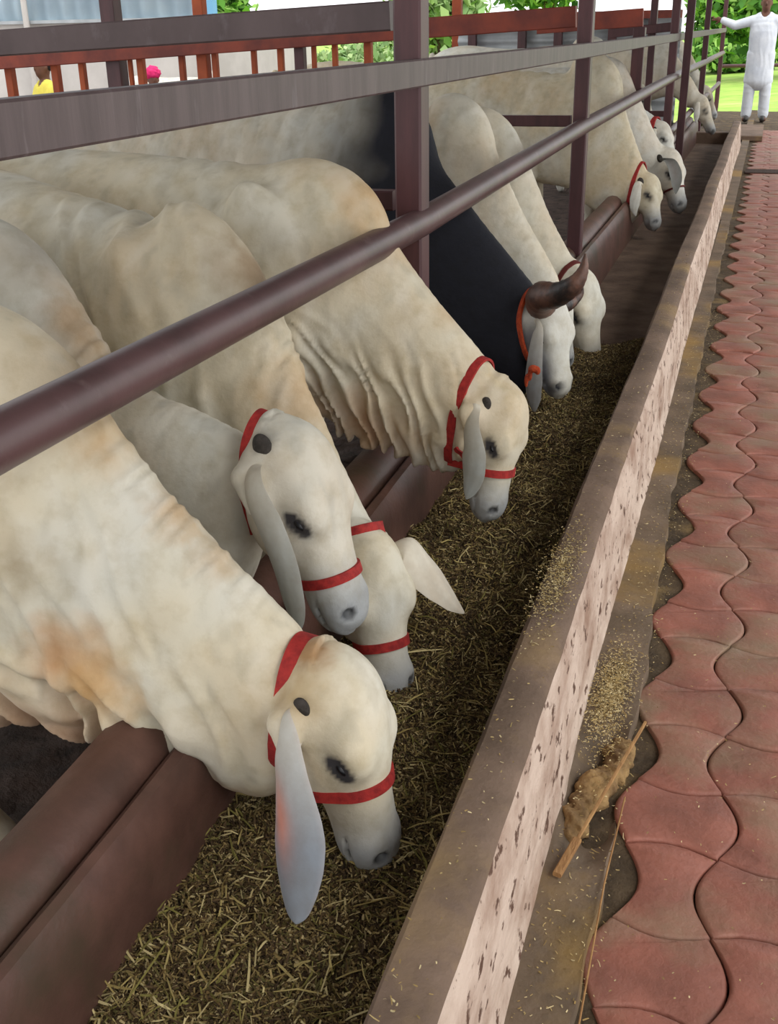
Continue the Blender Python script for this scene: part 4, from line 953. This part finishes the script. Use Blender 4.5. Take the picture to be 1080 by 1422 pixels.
# pale building on the left
XB = at(285, 40, 1, 17)[0]; ZB = at(100, 30, 1, 17)[2]
mb = MB(); mb.box((-26, 17.1, -.3), (XB, 21.5, ZB)); 
mb2 = MB(); mb2.box((-26, 17.0, ZB-.02), (XB+.1, 17.12, ZB+.03))
bl = empty('farm_building', (XB-6, 19, -.3)); tag(bl, 'long pale building with grey wall and light blue sheet cladding at upper left', 'building')
adopt(mb.build('wall', M_concrete), bl); adopt(mb2.build('ledge', M_zinc), bl)
adopt(corrugated('cladding', (-26, 17.08), (XB, 17.08), ZB, ZB+3.2, M_sheet, .30, .03, kind=None), bl)
x = at(286, 10, 1, 17)[0]; mb = MB(); mb.box((XB-.05, 17.0, ZB), (XB+.16, 17.15, ZB+3.2)); adopt(mb.build('corner_trim', material('blue_trim', srgb(120, 176, 210))), bl)
x = at(38, 60, 1, 16.9)[0]; mb = MB(); mb.tube([(x, 16.95, -.3), (x, 16.95, ZB+2)], .05, 10); adopt(mb.build('downpipe', M_concrete), bl)
# grey sheet fence behind
zs = empty('sheet_fence', (at(780, 60, 1, 15)[0], 15, -.3)); tag(zs, 'grey horizontally ribbed sheet fence behind the far pens', 'fence')
x0 = at(636, 50, 1, 15)[0]; x1 = at(945, 50, 1, 15)[0]; zt = at(780, 28, 1, 15)[2]
adopt(corrugated('sheet', (x0, 15.0), (x1, 15.0), -.2, zt, M_zinc, .12, .02, True, None), zs)
for px in (656, 725, 775, 850, 905):
    x = at(px, 50, 1, 14.9)[0]; mb = MB(); mb.box((x-.05, 14.85, -.3), (x+.05, 14.95, zt+.05)); adopt(mb.build('post', M_post), zs)
x = at(635, 10, 1, 15.15)[0]; mb = MB(); mb.box((x-.06, 15.1, -.3), (x+.06, 15.2, 5)); adopt(mb.build('tall_post', M_sunlit), zs)
mb = MB(); mb.box((x0, 14.84, zt), (x1, 15.02, zt+.09)); adopt(mb.build('top_rail', M_redbeam), zs)
# low field railing on the right
ra = at(1000, 92, 1, 24); rb = at(1100, 90, 1, 24); fr_ = empty('field_railing', (ra[0], 24, 0)); tag(fr_, 'thin dark railing across the grass at the far end, behind the man', 'railing')
mb = MB(); mb.tube([ra, rb+(rb-ra)*3], .035, 8); adopt(mb.build('bar', M_post), fr_)
for t in (0, 1.2, 2.4, 3.6):
    p = ra+(rb-ra)*t; mb = MB(); mb.tube([(p[0], p[1], -.1), p+UP*.1], .04, 8); adopt(mb.build('post', M_post), fr_)
def tree(name, label, base, height, crown, n, seed, greens, leaf=.16, group=None, trunk=.14):
    r = np.random.default_rng(seed); base = np.array(base, float); root = empty(name, base); tag(root, label, 'tree' if name != 'bush' else 'bush', group)
    mb = MB(); top = base+UP*height*.75; mb.tube([base, base+UP*height*.35+[.05*height*.2, 0, 0], top], [trunk, trunk*.8, trunk*.35], 8)
    cl = []
    for i in range(14):
        d = nz(r.normal(size=3)*[1, 1, .7]); c = base+UP*(height-crown[2])+d*np.array(crown)*r.uniform(.35, .85); cl.append(c)
        mb.tube([base+UP*height*r.uniform(.3, .6), c], [trunk*.3, trunk*.1], 5)
    adopt(mb.build('trunk', M_bark), root)
    ci = r.integers(0, len(cl), n); P = np.array(cl)[ci]+r.normal(size=(n, 3))*np.array(crown)*.26
    a = r.normal(size=(n, 3)); a /= np.linalg.norm(a, axis=1)[:, None]; b = np.cross(a, r.normal(size=(n, 3))); b /= np.linalg.norm(b, axis=1)[:, None]
    l = r.uniform(.6, 1.3, n)[:, None]*leaf
    V = np.stack([P-a*l, P+b*l*.5, P+a*l, P-b*l*.5], 1).reshape(-1, 3)
    F = np.arange(n*4).reshape(n, 4); G = np.array(greens); cc = G[r.integers(0, len(G), n)]*r.uniform(.8, 1.25, n)[:, None]
    adopt(mesh_np('foliage', V, F, M_green, None, False, np.repeat(cc, 4, 0)), root); return root
G1 = [srgb(92, 140, 60), srgb(120, 166, 76), srgb(74, 118, 54), srgb(150, 190, 96)]
G2 = [srgb(150, 176, 120), srgb(126, 158, 100), srgb(176, 196, 140)]
def tree_px(name, label, px, py_top, py_bot, Y, wpx, n, seed, greens, leaf=.16, group=None, zb=0.0):
    t = at(px, py_top, 1, Y); w_ = wpx/F_PX*Y*1.05/2; hgt = t[2]-zb; lowz = at(px, py_bot, 1, Y)[2]; cz = max(.4, (t[2]-lowz)/2)
    return tree(name, label, (t[0], Y, zb), hgt, (w_, w_, cz), n, seed, greens, leaf, group)
tree_px('leafy_tree', 'green tree standing right behind the man in white', 1062, -70, 62, 36, 150, 7000, 1, G1, .22)
tree_px('leafy_tree', 'green tree at upper right between the last posts and the man', 1012, -60, 62, 44, 90, 4500, 2, G1, .22)
tree_px('leafy_tree', 'tree crown just above the dark beam left of the second post', 765, -90, 14, 44, 110, 4000, 3, G1, .25)
tree_px('leafy_tree', 'pale tree crown just right of the nearest post above the beam', 606, -60, 75, 40, 110, 4000, 4, G2, .25)
tree_px('leafy_tree', 'small green tree at the corner of the pale building', 308, -50, 60, 30, 60, 2500, 5, G1, .2)
for i, (px, y0, Y, wp, lb) in enumerate(((380, 90, 45, 150, 'pale green bush in the field, framed by the left orange uprights'), (480, 70, 45, 130, 'pale green bush in the field just left of the nearest post'), (540, 50, 50, 90, 'bright bush in the field behind the nearest post'), (1020, 60, 42, 90, 'low bush in the grass left of the man'))):
    tree_px('bush', lb, px, y0-10, y0+40, Y, wp, 2200, 20+i, G2 if i < 3 else G1, .22, zb=-.2)
# foot block, drain, stick, broken mortar
B0 = at(1040, 176, 2, .06); mb = MB(); mb.box((B0[0]-.22, B0[1]-1.6, 0), (B0[0]+.20, B0[1]+.3, .07), .01); tag(mb.build('stone_slab', M_cement), 'low yellowish slab on the walkway at the feet of the man', 'slab')
Yd = at(1040, 238, 2, 0)[1]; mb = MB(); mb.box((-.14, Yd-.16, -.006), (1.8, Yd+.16, .007)); tag(mb.build('drain_cover', M_joint), 'dark narrow drain strip crossing the walkway', 'drain')
S0 = at(896, 1003, 2, .045); S1 = at(773, 1215, 2, .035)
mb = MB(); mb.beam(S0, S0+(S1-S0)*.85, UP, .006, .006, .001); mb.beam(S0+(S1-S0)*.80, S1, UP, .016, .010, .002); tag(mb.build('wooden_stick', M_wood), 'thin pale wooden stick lying across the broken hole beside the outer wall', 'stick')
M_lump = material('tan_mortar', srgb(164, 132, 86), srgb(112, 86, 56), 16, .9, .9, 60)
def rough(P): return .010*vnoise(P, 14, 31, 4)*np.exp(-0*P[:, 0])
la = at(790, 1150, 2, .0); lb = at(860, 1040, 2, .0); ld = lb-la
lump, _ = solid('mortar_chunk', [Ell(la+ld*.45+[0, 0, -.002], [.034, .115, .026], ([1, -.4, 0], [.4, 1, 0], [0, 0, 1])), Ell(la+ld*.05+[0, 0, -.002], [.034, .05, .020], None, .02), Ell(la+ld*.95+[.004, 0, -.004], [.030, .06, .020], None, .02)], np.minimum(la, lb)-.16, np.maximum(la, lb)+.16, .004, M_lump, folds=[rough])
tag(lump, 'broken tan mortar chunk in the hole beside the outer wall under the stick', 'mortar')
for i, (y0, y1, x) in enumerate(((.9, 1.9, -.118),)):
    mb = MB(); mb.tube([(x+.012, .85, .030), (x+.004, 1.2, .030), (x, 1.5, .032), (x+.006, 1.75, .030)], .0018, 6); tag(mb.build('dry_stalk', M_wood), 'long thin dry stalk lying along the edge of the cement strip', 'stalk')
